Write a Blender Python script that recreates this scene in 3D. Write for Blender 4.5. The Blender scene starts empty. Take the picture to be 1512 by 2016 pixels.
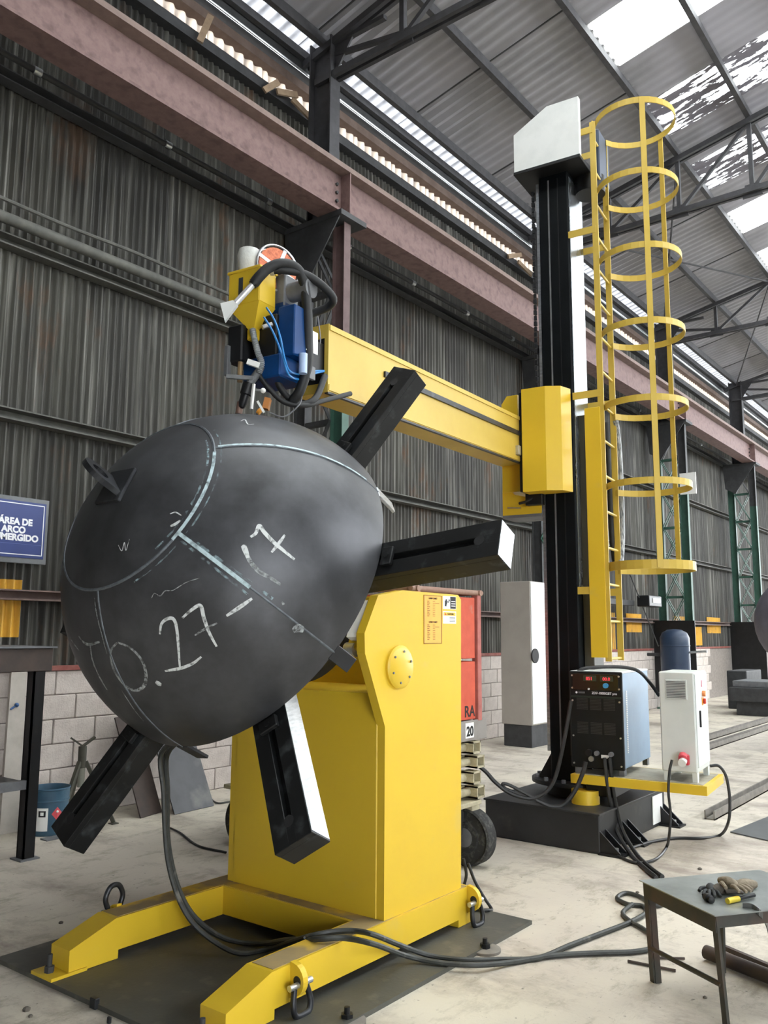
import bpy, bmesh, math, random
from mathutils import Vector, Matrix
random.seed(7)
V = Vector
# ------------------------------------------------------------------ camera
FPX, PCX, PCY = 1668.8, 756.0, 1008.0          # focal length and centre in the 1512 x 2016 frame
PIT, ROLL, YAW = math.radians(8.139), math.radians(0.336), math.radians(37.6)
CH = 1.55
Fh = V((math.cos(YAW), math.sin(YAW), 0)); Rh = V((math.sin(YAW), -math.cos(YAW), 0)); ZZ = V((0, 0, 1))
CF = math.cos(PIT) * Fh + math.sin(PIT) * ZZ; U0 = -math.sin(PIT) * Fh + math.cos(PIT) * ZZ
CR = math.cos(ROLL) * Rh + math.sin(ROLL) * U0; CU = -math.sin(ROLL) * Rh + math.cos(ROLL) * U0
CAM = V((0, 0, CH))
sc = bpy.context.scene
COL = sc.collection
cd = bpy.data.cameras.new('camera'); cam = bpy.data.objects.new('camera', cd); COL.objects.link(cam)
cd.sensor_fit = 'HORIZONTAL'; cd.sensor_width = 36.0; cd.lens = FPX / 1512 * 36.0; cd.clip_end = 300
cam.matrix_world = Matrix((CR.to_tuple() + (0,), CU.to_tuple() + (0,), (-CF).to_tuple() + (0,), (0, 0, 0, 1))).transposed()
cam.location = CAM
sc.camera = cam
# ------------------------------------------------------------------ sky, exposure
w = bpy.data.worlds.new('sky'); sc.world = w; w.use_nodes = True
bg = w.node_tree.nodes['Background']; bg.inputs[0].default_value = (0.93, 0.97, 1.0, 1); bg.inputs[1].default_value = 12.0
vs = sc.view_settings
vs.view_transform = 'Standard'; vs.look = 'None'; vs.gamma = 1; vs.use_curve_mapping = False; vs.exposure = 0.28

# ------------------------------------------------------------------ geometry helpers
def ray(px, py): return CF + CR * ((px - PCX) / FPX) - CU * ((py - PCY) / FPX)
def at(px, py, x=None, y=None, z=None):
    """point on the ray through a photo pixel where it meets the plane x=, y= or z= const"""
    d = ray(px, py)
    t = (x - CAM.x) / d.x if x is not None else (y - CAM.y) / d.y if y is not None else (z - CAM.z) / d.z
    return CAM + d * t
def upright(p, px, py):
    """point on the ray in the upright plane through p that faces the camera"""
    d = ray(px, py); t = (p - CAM).dot(Fh) / d.dot(Fh); return CAM + d * t
def spline(pts, n=6):
    P = [V(p) for p in pts]
    if len(P) < 3: return P
    P = [P[0] * 2 - P[1]] + P + [P[-1] * 2 - P[-2]]; out = []
    for i in range(1, len(P) - 2):
        a, b, c, d = P[i - 1:i + 3]
        for k in range(n):
            t = k / n
            out.append(0.5 * (2 * b + (c - a) * t + (2 * a - 5 * b + 4 * c - d) * t * t + (3 * b - a - 3 * c + d) * t ** 3))
    return out + [P[-2]]
class MB:
    """collects shapes in world coordinates (through matrix m) and links them as one mesh object"""
    def __init__(s, m=None): s.v = []; s.f = []; s.m = m
    def add(s, vs_, fs):
        o = len(s.v); s.v += [(s.m @ V(p)) if s.m else V(p) for p in vs_]; s.f += [tuple(i + o for i in f) for f in fs]; return s
    def box(s, x0, x1, y0, y1, z0, z1, b=0, m=None):
        x0, x1 = sorted((x0, x1)); y0, y1 = sorted((y0, y1)); z0, z1 = sorted((z0, z1))
        if b <= 0:
            vv = [(x, y, z) for x in (x0, x1) for y in (y0, y1) for z in (z0, z1)]
            ff = [(0, 1, 3, 2), (4, 6, 7, 5), (0, 4, 5, 1), (2, 3, 7, 6), (0, 2, 6, 4), (1, 5, 7, 3)]
        else:
            bm = bmesh.new(); bmesh.ops.create_cube(bm, size=1)
            for q in bm.verts: q.co = V(((x0 + x1) / 2 + q.co.x * (x1 - x0), (y0 + y1) / 2 + q.co.y * (y1 - y0), (z0 + z1) / 2 + q.co.z * (z1 - z0)))
            bmesh.ops.bevel(bm, geom=bm.edges[:], offset=b, segments=2 if b > .012 else 1, affect='EDGES', profile=.5)
            bm.verts.index_update(); vv = [q.co.copy() for q in bm.verts]; ff = [[q.index for q in f.verts] for f in bm.faces]; bm.free()
        if m: vv = [m @ V(p) for p in vv]
        return s.add(vv, ff)
    def beam(s, p0, p1, wdt, hgt, up=(0, 0, 1), b=0):
        """rectangular bar from p0 to p1, wdt sideways and hgt along up"""
        p0, p1 = V(p0), V(p1); d = (p1 - p0); L = d.length; d.normalize(); u = V(up)
        if abs(d.dot(u)) > .98: u = V((1, 0, 0))
        sd = d.cross(u).normalized(); u = sd.cross(d).normalized()
        m = Matrix((d.to_tuple() + (0,), sd.to_tuple() + (0,), u.to_tuple() + (0,), (0, 0, 0, 1))).transposed(); m.translation = p0
        return s.box(0, L, -wdt / 2, wdt / 2, -hgt / 2, hgt / 2, b, m)
    def prism(s, poly, ax, a0, a1):
        """2-D outline extruded along axis ax"""
        n = len(poly)
        def P(p, a): return {'x': (a, p[0], p[1]), 'y': (p[0], a, p[1]), 'z': (p[0], p[1], a)}[ax]
        return s.add([P(p, a0) for p in poly] + [P(p, a1) for p in poly], [tuple(range(n))[::-1], tuple(range(n, 2 * n))] + [(i, (i + 1) % n, (i + 1) % n + n, i + n) for i in range(n)])
    def cyl(s, p0, p1, r, n=14, r2=None, caps=True):
        p0, p1 = V(p0), V(p1); d = (p1 - p0).normalized(); a = d.orthogonal().normalized(); b = d.cross(a); r2 = r if r2 is None else r2
        vv = [p + (a * math.cos(2 * math.pi * i / n) + b * math.sin(2 * math.pi * i / n)) * q for p, q in ((p0, r), (p1, r2)) for i in range(n)]
        ff = [(i, (i + 1) % n, (i + 1) % n + n, i + n) for i in range(n)]
        if caps: ff += [tuple(range(n))[::-1], tuple(range(n, 2 * n))]
        return s.add(vv, ff)
    def lathe(s, p0, d, prof, n=24):
        """profile [(distance along d, radius)] turned about the axis p0, d"""
        p0, d = V(p0), V(d).normalized(); a = d.orthogonal().normalized(); b = d.cross(a); vv = []; ff = []
        for h, r in prof: vv += [p0 + d * h + (a * math.cos(2 * math.pi * i / n) + b * math.sin(2 * math.pi * i / n)) * r for i in range(n)]
        for k in range(len(prof) - 1): ff += [(k * n + i, k * n + (i + 1) % n, (k + 1) * n + (i + 1) % n, (k + 1) * n + i) for i in range(n)]
        ff += [tuple(range(n))[::-1], tuple(range((len(prof) - 1) * n, len(prof) * n))]
        return s.add(vv, ff)
    def tube(s, pts, r, n=8, k=6, smooth=True):
        P = spline(pts, k) if smooth else [V(p) for p in pts]
        T = [(P[min(i + 1, len(P) - 1)] - P[max(i - 1, 0)]).normalized() for i in range(len(P))]
        a = T[0].orthogonal().normalized(); vv = []; ff = []
        for i, (p, t) in enumerate(zip(P, T)):
            a = (a - t * a.dot(t)); a = a.normalized() if a.length > 1e-6 else t.orthogonal().normalized(); b = t.cross(a)
            rr = r(i / (len(P) - 1)) if callable(r) else r
            vv += [p + (a * math.cos(2 * math.pi * j / n) + b * math.sin(2 * math.pi * j / n)) * rr for j in range(n)]
        for i in range(len(P) - 1): ff += [(i * n + j, i * n + (j + 1) % n, (i + 1) * n + (j + 1) % n, (i + 1) * n + j) for j in range(n)]
        ff += [tuple(range(n))[::-1], tuple(range((len(P) - 1) * n, len(P) * n))]
        return s.add(vv, ff)
    def bend(s, pts, nrm, wdt, thk, closed=False):
        """flat bar along pts: wdt along nrm (one vector), thk across"""
        P = [V(p) for p in pts]; n = len(P); u = V(nrm).normalized(); vv = []; ff = []
        for i, p in enumerate(P):
            t = (P[(i + 1) % n] - P[i - 1]) if closed else (P[min(i + 1, n - 1)] - P[max(i - 1, 0)])
            sd = t.cross(u).normalized()
            vv += [p + u * a * wdt / 2 + sd * b * thk / 2 for a, b in ((-1, -1), (1, -1), (1, 1), (-1, 1))]
        for i in range(n if closed else n - 1):
            j = (i + 1) % n; ff += [(i * 4 + k, i * 4 + (k + 1) % 4, j * 4 + (k + 1) % 4, j * 4 + k) for k in range(4)]
        if not closed: ff += [(3, 2, 1, 0), tuple(range(4 * n - 4, 4 * n))]
        return s.add(vv, ff)
    def ball(s, c, r, n=12):
        c = V(c); return s.lathe(c - V((0, 0, r)), (0, 0, 1), [(r - r * math.cos(math.pi * k / n), max(1e-4, r * math.sin(math.pi * k / n))) for k in range(n + 1)], n * 2)
    def build(s, name, mat_, parent=None, smooth=False, origin=None, kind=None, label=None):
        root = V((0, 0, 0)); p = parent
        while p is not None: root += p.location; p = p.parent
        own = V(origin) if origin is not None else V((0, 0, 0))
        if parent is None and origin is None and s.v:
            lo = [min(q[i] for q in s.v) for i in range(3)]; hi = [max(q[i] for q in s.v) for i in range(3)]
            own = V(((lo[0] + hi[0]) / 2, (lo[1] + hi[1]) / 2, lo[2]))
        off = own if origin is not None or parent is None else root
        me = bpy.data.meshes.new(name); me.from_pydata([tuple(q - off) for q in s.v], [], s.f)
        bm = bmesh.new(); bm.from_mesh(me); bmesh.ops.recalc_face_normals(bm, faces=bm.faces); bm.to_mesh(me); bm.free()
        if smooth:
            me.polygons.foreach_set('use_smooth', [True] * len(me.polygons))
            try: me.set_sharp_from_angle(angle=math.radians(38))
            except Exception: pass
        me.materials.append(mat_)
        o = bpy.data.objects.new(name, me); COL.objects.link(o)
        if parent is not None:
            o.parent = parent
            if origin is not None: o.location = own - root
        else: o.location = own
        if kind: o['kind'] = kind
        if label: o['label'] = label
        return o
def tag(o, label, cat, group=None):
    o['label'] = label; o['category'] = cat
    if group: o['group'] = group
    return o
def thing(name, label, cat, loc=(0, 0, 0), group=None):
    o = bpy.data.objects.new(name, None); COL.objects.link(o); o.location = loc; o.empty_display_size = .1
    return tag(o, label, cat, group)
def struct(o): o['kind'] = 'structure'; return o
def dup(o, parent=None, loc=None):
    c = o.copy(); COL.objects.link(c); c.parent = parent
    if loc is not None: c.location = loc
    return c
def text(body, mat_, parent, origin, xdir, ydir, size, name='lettering', bold=0.0, align='LEFT', depth=.0008):
    """flat printed letters: xdir along the line, ydir up"""
    cu = bpy.data.curves.new('t', 'FONT'); cu.body = body; cu.size = size; cu.offset = bold; cu.align_x = align; cu.extrude = depth; cu.space_line = .95
    to = bpy.data.objects.new('t', cu); COL.objects.link(to); dg = bpy.context.evaluated_depsgraph_get()
    me = bpy.data.meshes.new_from_object(to.evaluated_get(dg)); bpy.data.objects.remove(to); bpy.data.curves.remove(cu)
    xd, yd = V(xdir).normalized(), V(ydir).normalized(); zd = xd.cross(yd)
    m = Matrix((xd.to_tuple() + (0,), yd.to_tuple() + (0,), zd.to_tuple() + (0,), (0, 0, 0, 1))).transposed()
    root = V((0, 0, 0)); p = parent
    while p is not None: root += p.location; p = p.parent
    m.translation = V(origin) - root; me.transform(m); me.materials.clear(); me.materials.append(mat_); me.name = name
    o = bpy.data.objects.new(name, me); COL.objects.link(o); o.parent = parent; return o

# ------------------------------------------------------------------ materials
def lin(h):
    h = h.lstrip('#'); c = [int(h[i:i + 2], 16) / 255 for i in (0, 2, 4)]
    return tuple((x / 12.92 if x <= .04045 else ((x + .055) / 1.055) ** 2.4) for x in c) + (1,)
def mat(name, c1, c2=None, rough=.5, metal=0.0, scale=6, stretch=(1, 1, 1), lo=.4, hi=.65, bump=0, bscale=40, detail=6, c3=None, s3=2.0, lo3=.6, hi3=.72, spec=.5, coat=0, emit=0, rvar=0):
    m = bpy.data.materials.new(name); m.use_nodes = True; N = m.node_tree.nodes; L = m.node_tree.links; b = N['Principled BSDF']
    b.inputs['Roughness'].default_value = rough; b.inputs['Metallic'].default_value = metal; b.inputs['Specular IOR Level'].default_value = spec
    b.inputs['Coat Weight'].default_value = coat
    col1 = lin(c1); b.inputs['Base Color'].default_value = col1
    tc = N.new('ShaderNodeTexCoord'); mp = N.new('ShaderNodeMapping'); mp.inputs['Scale'].default_value = stretch; L.new(tc.outputs['Object'], mp.inputs[0])
    if c2:
        nz = N.new('ShaderNodeTexNoise'); nz.inputs['Scale'].default_value = scale; nz.inputs['Detail'].default_value = detail; nz.inputs['Roughness'].default_value = .62; L.new(mp.outputs[0], nz.inputs['Vector'])
        cr = N.new('ShaderNodeValToRGB'); cr.color_ramp.elements[0].position = lo; cr.color_ramp.elements[1].position = hi
        cr.color_ramp.elements[0].color = col1; cr.color_ramp.elements[1].color = lin(c2); L.new(nz.outputs['Fac'], cr.inputs[0]); out = cr.outputs[0]
        if c3:
            n3 = N.new('ShaderNodeTexNoise'); n3.inputs['Scale'].default_value = s3; n3.inputs['Detail'].default_value = 5; L.new(mp.outputs[0], n3.inputs['Vector'])
            r3 = N.new('ShaderNodeValToRGB'); r3.color_ramp.elements[0].position = lo3; r3.color_ramp.elements[1].position = hi3; L.new(n3.outputs['Fac'], r3.inputs[0])
            mx = N.new('ShaderNodeMix'); mx.data_type = 'RGBA'; L.new(r3.outputs[0], mx.inputs[0]); L.new(out, mx.inputs[6]); mx.inputs[7].default_value = lin(c3); out = mx.outputs[2]
        L.new(out, b.inputs['Base Color'])
        if rvar:
            mr = N.new('ShaderNodeMapRange'); mr.inputs[1].default_value = .3; mr.inputs[2].default_value = .7; mr.inputs[3].default_value = rough - rvar; mr.inputs[4].default_value = rough + rvar
            L.new(nz.outputs['Fac'], mr.inputs[0]); L.new(mr.outputs[0], b.inputs['Roughness'])
    if bump:
        nb = N.new('ShaderNodeTexNoise'); nb.inputs['Scale'].default_value = bscale; nb.inputs['Detail'].default_value = 4; L.new(mp.outputs[0], nb.inputs['Vector'])
        bp = N.new('ShaderNodeBump'); bp.inputs['Strength'].default_value = bump; bp.inputs['Distance'].default_value = .01; L.new(nb.outputs['Fac'], bp.inputs['Height']); L.new(bp.outputs[0], b.inputs['Normal'])
    if emit: b.inputs['Emission Color'].default_value = col1; b.inputs['Emission Strength'].default_value = emit
    return m
def translucent(name, c, c2=None, lo=.45, hi=.5, scale=6, stretch=(1, 1, 1)):
    """daylight-passing roof sheet; c2 = opaque dirt"""
    m = bpy.data.materials.new(name); m.use_nodes = True; N = m.node_tree.nodes; L = m.node_tree.links; N.remove(N['Principled BSDF']); o = N['Material Output']
    t = N.new('ShaderNodeBsdfTranslucent'); t.inputs[0].default_value = lin(c); d = N.new('ShaderNodeBsdfDiffuse'); d.inputs[0].default_value = lin('#b9bcc0')
    a = N.new('ShaderNodeMixShader'); a.inputs[0].default_value = .12; L.new(t.outputs[0], a.inputs[1]); L.new(d.outputs[0], a.inputs[2]); last = a
    if c2:
        tc = N.new('ShaderNodeTexCoord'); mp = N.new('ShaderNodeMapping'); mp.inputs['Scale'].default_value = stretch; L.new(tc.outputs['Object'], mp.inputs[0])
        nz = N.new('ShaderNodeTexNoise'); nz.inputs['Scale'].default_value = scale; nz.inputs['Detail'].default_value = 8; nz.inputs['Roughness'].default_value = .7; L.new(mp.outputs[0], nz.inputs['Vector'])
        cr = N.new('ShaderNodeValToRGB'); cr.color_ramp.elements[0].position = lo; cr.color_ramp.elements[1].position = hi; L.new(nz.outputs['Fac'], cr.inputs[0])
        d2 = N.new('ShaderNodeBsdfDiffuse'); d2.inputs[0].default_value = lin(c2); b = N.new('ShaderNodeMixShader'); L.new(cr.outputs[0], b.inputs[0]); L.new(a.outputs[0], b.inputs[1]); L.new(d2.outputs[0], b.inputs[2]); last = b
    L.new(last.outputs[0], o.inputs[0]); return m
def spray(name, c, lo=.38, hi=.62, scale=70):
    """thin chalk or sprayed paint that lets the steel show through"""
    m = mat(name, c, rough=.85); N = m.node_tree.nodes; L = m.node_tree.links; b = N['Principled BSDF']; o = N['Material Output']
    tc = N.new('ShaderNodeTexCoord'); nz = N.new('ShaderNodeTexNoise'); nz.inputs['Scale'].default_value = scale; nz.inputs['Detail'].default_value = 5; L.new(tc.outputs['Object'], nz.inputs['Vector'])
    cr = N.new('ShaderNodeValToRGB'); cr.color_ramp.elements[0].position = lo; cr.color_ramp.elements[1].position = hi; L.new(nz.outputs['Fac'], cr.inputs[0])
    t = N.new('ShaderNodeBsdfTransparent'); mx = N.new('ShaderNodeMixShader'); L.new(cr.outputs[0], mx.inputs[0]); L.new(t.outputs[0], mx.inputs[1]); L.new(b.outputs[0], mx.inputs[2]); L.new(mx.outputs[0], o.inputs[0]); return m

YEL = mat('yellow_paint', '#d9b72c', '#d4b02e', rough=.42, scale=2.2, lo=.35, hi=.7, c3='#cfb048', s3=5, lo3=.66, hi3=.8, bump=.03, bscale=30)
YELP = mat('pale_yellow_paint', '#c6aa48', '#bfa23e', rough=.5, scale=3)
YELD = mat('worn_yellow_paint', '#d8b23a', '#b99a45', rough=.6, scale=9, lo=.45, hi=.7, c3='#8d7f66', s3=6, lo3=.58, hi3=.75)
BLK = mat('black_paint', '#121315', '#1a1b1e', rough=.45, scale=6, spec=.35)
BLKR = mat('black_rubber', '#17181a', '#202224', rough=.6, scale=20)
CABLE = mat('grey_rubber_cable', '#3a3d3a', '#2b2d2c', rough=.55, scale=14, c3='#6c6a62', s3=9, lo3=.62, hi3=.75)
CABLB = mat('black_rubber_cable', '#1c1d1e', '#2a2a2a', rough=.5, scale=14)
MILL = mat('mill_scale_steel', '#26272a', '#303236', rough=.42, metal=.35, scale=5, c3='#55585c', s3=11, lo3=.58, hi3=.78, rvar=.08)
STEEL = mat('bare_steel', '#b9bdc2', '#9a9ea4', rough=.32, metal=.85, scale=12, stretch=(1, 1, 6))
ZINC = mat('zinc_bright', '#c9cccf', '#b2b5b8', rough=.3, metal=.8, scale=20)
DARKST = mat('dark_structural_steel', '#2f3032', '#3b3c3e', rough=.7, scale=7)
GREY = mat('grey_steel', '#6b6d70', '#5a5c5e', rough=.55, scale=8)
RED = mat('maroon_primer', '#755e5b', '#6b5452', rough=.75, scale=14, c3='#5c4745', s3=9, lo3=.5, hi3=.7)
GREEN = mat('green_column_paint', '#33574a', '#2c4c42', rough=.6, scale=8)
COLUP = mat('column_upper_paint', '#5d4a49', '#523f3f', rough=.7, scale=9)
WHITE = mat('white_enamel', '#e2e4e2', '#d8dbd9', rough=.4, scale=4)
CREAM = mat('cream_paint', '#b9b299', '#9c957c', rough=.6, scale=12)
BLUEP = mat('blue_enamel', '#0b3f78', '#093667', rough=.5, scale=6, spec=.25)
LBLUE = mat('light_blue_enamel', '#6d8ba6', '#66849f', rough=.42, scale=4)
NAVY = mat('navy_tank_paint', '#26374d', '#20304a', rough=.45, scale=6)
ORNG = mat('orange_panel_paint', '#c8563c', '#bb4c35', rough=.6, scale=8, c3='#9a8578', s3=7, lo3=.64, hi3=.74)
PINK = mat('faded_red_post', '#b06a62', '#9c5a53', rough=.65, scale=10)
CONC = mat('concrete_floor_base', '#b0a99c', '#9c958b', rough=.75)
PAPER = mat('white_label', '#e8e8e4', rough=.7)
INK = mat('black_ink', '#1a1a1c', rough=.7)
INKR = mat('brown_ink', '#7a4a1e', rough=.7)
LETTER = mat('white_letter_paint', '#e4e6ea', rough=.6)
# ------------------------------------------------------------------ the hall: floor
def floor_mat():
    m = mat('worn_concrete', '#b3ab9f', rough=.7); N = m.node_tree.nodes; L = m.node_tree.links; b = N['Principled BSDF']
    tc = N.new('ShaderNodeTexCoord'); mp = N.new('ShaderNodeMapping'); L.new(tc.outputs['Object'], mp.inputs[0])
    def nz(s, d, st=(1, 1, 1), r=.6):
        q = N.new('ShaderNodeMapping'); q.inputs['Scale'].default_value = st; L.new(tc.outputs['Object'], q.inputs[0])
        n = N.new('ShaderNodeTexNoise'); n.inputs['Scale'].default_value = s; n.inputs['Detail'].default_value = d; n.inputs['Roughness'].default_value = r; L.new(q.outputs[0], n.inputs['Vector']); return n.outputs['Fac']
    def ramp(f, a, c): r = N.new('ShaderNodeValToRGB'); r.color_ramp.elements[0].position = a; r.color_ramp.elements[1].position = c; L.new(f, r.inputs[0]); return r.outputs[0]
    def mix(f, a, c):
        x = N.new('ShaderNodeMix'); x.data_type = 'RGBA'; L.new(f, x.inputs[0])
        for s_, k in ((a, 6), (c, 7)):
            if isinstance(s_, str): x.inputs[k].default_value = lin(s_)
            else: L.new(s_, x.inputs[k])
        return x.outputs[2]
    c = mix(ramp(nz(.7, 5), .42, .62), '#b9b1a5', '#c5beae')
    c = mix(ramp(nz(1.5, 8, (1, .5, 1), .72), .5, .66), c, '#8f857b')
    c = mix(ramp(nz(4, 9, (.7, 1.4, 1), .78), .52, .66), c, '#968f80')
    c = mix(ramp(nz(.35, 4), .55, .75), c, '#cdc6b4')
    c = mix(ramp(nz(26, 6), .64, .72), c, '#6f6a62')
    c = mix(ramp(nz(.9, 7, (1, .6, 1), .7), .56, .68), c, '#8b8378')
    L.new(c, b.inputs['Base Color'])
    bp = N.new('ShaderNodeBump'); bp.inputs['Strength'].default_value = .12; bp.inputs['Distance'].default_value = .01; L.new(nz(30, 6), bp.inputs['Height']); L.new(bp.outputs[0], b.inputs['Normal'])
    return m
fm = MB().box(-9, 46, -15, 7.2, -.15, 0)
FLOOR = struct(fm.build('floor', floor_mat(), origin=(0, 0, 0)))

# ------------------------------------------------------------------ the hall: long corrugated wall
YW = 6.65
BLOCKM = mat('concrete_block', '#c2b9b2', '#b2a9a2', rough=.85, scale=9, c3='#8d857f', s3=3, lo3=.55, hi3=.75, bump=.5, bscale=60)
MORT = mat('mortar', '#8a827c', '#7a736d', rough=.9, scale=20)
wall = struct(MB().box(-8, 46, YW + .012, YW + .2, 0, 1.216).build('wall_left', MORT, origin=(0, YW, 0)))
bm_ = MB().box(-.195, .195, 0, .05, 0, .196, .006)
blk0 = None; nb = 0
for c in range(6):
    for k in range(49):
        x = 2.5 + .4 * k + (.2 if c % 2 else 0)
        if blk0 is None: blk0 = bm_.build('block', BLOCKM, wall, origin=(0, 0, 0)); o = blk0
        else: o = dup(blk0, wall)
        o.location = (x, random.uniform(-.003, .003), .006 + c * .203); nb += 1
# corrugated sheets
def wall_mat():
    m = mat('weathered_corrugated_sheet', '#4c4b45', rough=.62, metal=.1); N = m.node_tree.nodes; L = m.node_tree.links; b = N['Principled BSDF']
    g = N.new('ShaderNodeNewGeometry')
    def nz(s, st, d=6, r=.6):
        q = N.new('ShaderNodeMapping'); q.inputs['Scale'].default_value = st; L.new(g.outputs['Position'], q.inputs[0])
        n = N.new('ShaderNodeTexNoise'); n.inputs['Scale'].default_value = s; n.inputs['Detail'].default_value = d; n.inputs['Roughness'].default_value = r; L.new(q.outputs[0], n.inputs['Vector']); return n.outputs['Fac']
    def ramp(f, a, c): r = N.new('ShaderNodeValToRGB'); r.color_ramp.elements[0].position = a; r.color_ramp.elements[1].position = c; L.new(f, r.inputs[0]); return r.outputs[0]
    def mix(f, a, c):
        x = N.new('ShaderNodeMix'); x.data_type = 'RGBA'; L.new(f, x.inputs[0])
        for s_, k in ((a, 6), (c, 7)):
            if isinstance(s_, str): x.inputs[k].default_value = lin(s_)
            else: L.new(s_, x.inputs[k])
        return x.outputs[2]
    c = mix(ramp(nz(1.3, (1, 1, .25)), .4, .62), '#2f2e2b', '#3a3932')
    c = mix(ramp(nz(14, (1, 1, .035), 3), .5, .72), c, '#6d6c66')          # pale vertical streaks
    c = mix(ramp(nz(9, (1, 1, .09), 5), .55, .7), c, '#24221e')
    c = mix(ramp(nz(2.2, (1, 1, .35), 7, .7), .58, .68), c, '#4a3829')         # rust
    oi = N.new('ShaderNodeObjectInfo'); mr = N.new('ShaderNodeMapRange'); mr.inputs[3].default_value = .72; mr.inputs[4].default_value = 1.45; L.new(oi.outputs['Random'], mr.inputs[0])
    hv = N.new('ShaderNodeHueSaturation'); L.new(mr.outputs[0], hv.inputs['Value']); L.new(c, hv.inputs['Color']); L.new(hv.outputs[0], b.inputs['Base Color']); return m
WALLM = wall_mat()
YSHEET = mat('yellow_painted_sheet', '#d9a531', '#cf9a2c', rough=.6, scale=8, c3='#8d7648', s3=6, lo3=.6, hi3=.75)
def corr(width, z0, z1, pitch=.076, amp=.014, k=8):
    n = int(round(width / pitch * k)); vv = []; ff = []
    for i in range(n + 1):
        x = -width / 2 + width * i / n; y = amp * math.cos(2 * math.pi * x / pitch); vv += [(x, y, z0), (x, y, z1)]
    for i in range(n): ff.append((2 * i, 2 * i + 1, 2 * i + 3, 2 * i + 2))
    return MB().add(vv, ff)
for z0, z1, yo in ((1.2, 4.9, 0), (4.84, 7.83, .012)):
    s0 = None
    for k in range(46):
        x = -1.6 + .836 * k
        if s0 is None: s0 = corr(.85, z0, z1).build('corrugated_sheet', WALLM, wall, smooth=True, origin=(0, 0, 0)); o = s0
        else: o = dup(s0, wall)
        o.location = (x, .05 + yo + (.004 if k % 2 else 0), 0)
MB().box(-8, -1.95, YW + .03, YW + .05, 1.2, 8.5).box(36.3, 46, YW + .03, YW + .05, 1.2, 8.5).build('plain_sheet', WALLM, wall)
# painted yellow strips low on the sheeting
for x0, x1, za, zb in ((3.2, 3.78, 1.5, 1.97), (15.3, 16.2, 1.24, 1.98), (16.75, 17.6, 1.6, 1.98), (19.6, 20.4, 1.24, 1.98), (20.9, 21.6, 1.3, 1.75), (22.0, 23.2, 1.6, 2.0)):
    n = max(3, int((x1 - x0) / .076)); q = corr(n * .076, za, zb)
    q.v = [V((p.x + (x0 + x1) / 2, p.y + YW + .042, p.z)) for p in q.v]
    q.build('painted_patch', YSHEET, wall, smooth=True)
# girts and pipes along the wall
GIRT = mat('girt_steel', '#4a4a46', '#5a5a54', rough=.7, scale=9)
def chan(y, z, h, d, name, m): return MB().prism([(y, z), (y + d, z), (y + d, z + h), (y, z + h), (y, z + h - .012), (y + d - .01, z + h - .012), (y + d - .01, z + .012), (y, z + .012)], 'x', -7.9, 45.9).build(name, m, wall)
chan(YW - .085, 3.27, .10, .12, 'girt', GIRT); chan(YW - .085, 4.74, .10, .12, 'girt', GIRT); chan(YW - .085, 6.18, .10, .12, 'girt', DARKST)
chan(YW - .085, 1.80, .085, .12, 'girt', mat('brown_girt', '#6d5a54', '#7a675f', rough=.7, scale=8)); MB().box(-7.9, 45.9, YW - .02, YW + .05, 1.222, 1.262).build('sill_angle', mat('red_sill', '#7d3f38', '#8d5a50', rough=.7, scale=8), wall)
MB().box(-7.9, 45.9, YW - .06, YW + .08, 7.74, 7.86).build('eave_girt', DARKST, wall)
# glazed corrugated strip under the eave, with the trim above it
TRL = translucent('translucent_roof_sheet', '#f4f4f0')
def ribbed_translucent(name, bright, dull, pitch):
    """old translucent sheet with rib shading and dust painted as stripes"""
    m = translucent(name, bright); N = m.node_tree.nodes; L = m.node_tree.links; t = [n for n in N if n.type == 'BSDF_TRANSLUCENT'][0]
    tc = N.new('ShaderNodeTexCoord'); sx = N.new('ShaderNodeSeparateXYZ'); L.new(tc.outputs['Object'], sx.inputs[0])
    a = N.new('ShaderNodeMath'); a.operation = 'MULTIPLY'; a.inputs[1].default_value = 2 * math.pi / pitch; L.new(sx.outputs[0], a.inputs[0]); b = N.new('ShaderNodeMath'); b.operation = 'COSINE'; L.new(a.outputs[0], b.inputs[0])
    nz = N.new('ShaderNodeTexNoise'); nz.inputs['Scale'].default_value = 5; nz.inputs['Detail'].default_value = 6; L.new(tc.outputs['Object'], nz.inputs['Vector'])
    c = N.new('ShaderNodeMath'); c.operation = 'MULTIPLY_ADD'; c.inputs[1].default_value = 2.2; L.new(nz.outputs['Fac'], c.inputs[0]); L.new(b.outputs[0], c.inputs[2])
    r = N.new('ShaderNodeValToRGB'); r.color_ramp.elements[0].position = .1; r.color_ramp.elements[1].position = 1.0; r.color_ramp.elements[0].color = lin(bright); r.color_ramp.elements[1].color = lin(dull)  # dull stripes paint in rib shading as well as dust
    d = N.new('ShaderNodeMapRange'); d.inputs[1].default_value = .2; d.inputs[2].default_value = 2.4; L.new(c.outputs[0], d.inputs[0]); L.new(d.outputs[0], r.inputs[0]); L.new(r.outputs[0], t.inputs[0]); return m
TRLW = ribbed_translucent('dusty_shaded_sheet', '#72685e', '#2e2925', .15)
TRLE = ribbed_translucent('dusty_shaded_eave_sheet', '#5e5e60', '#2a2a2c', .17)
q0 = None
for k in range(46):
    if q0 is None: q0 = corr(.85, 7.86, 8.10, .15, .02).build('translucent_sheet', TRLW, wall, smooth=True, origin=(0, 0, 0)); o = q0
    else: o = dup(q0, wall)
    o.location = (-1.6 + .836 * k, .07, 0)
MB().box(-7.9, 45.9, YW - .05, YW + .1, 8.09, 8.2).build('eave_plate', mat('brown_eave_timber', '#5b4b43', '#685850', rough=.8, scale=7), wall)
MB().box(-7.9, 45.9, YW - .10, YW + .02, 8.235, 8.47).build('eave_beam', DARKST, wall)
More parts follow.
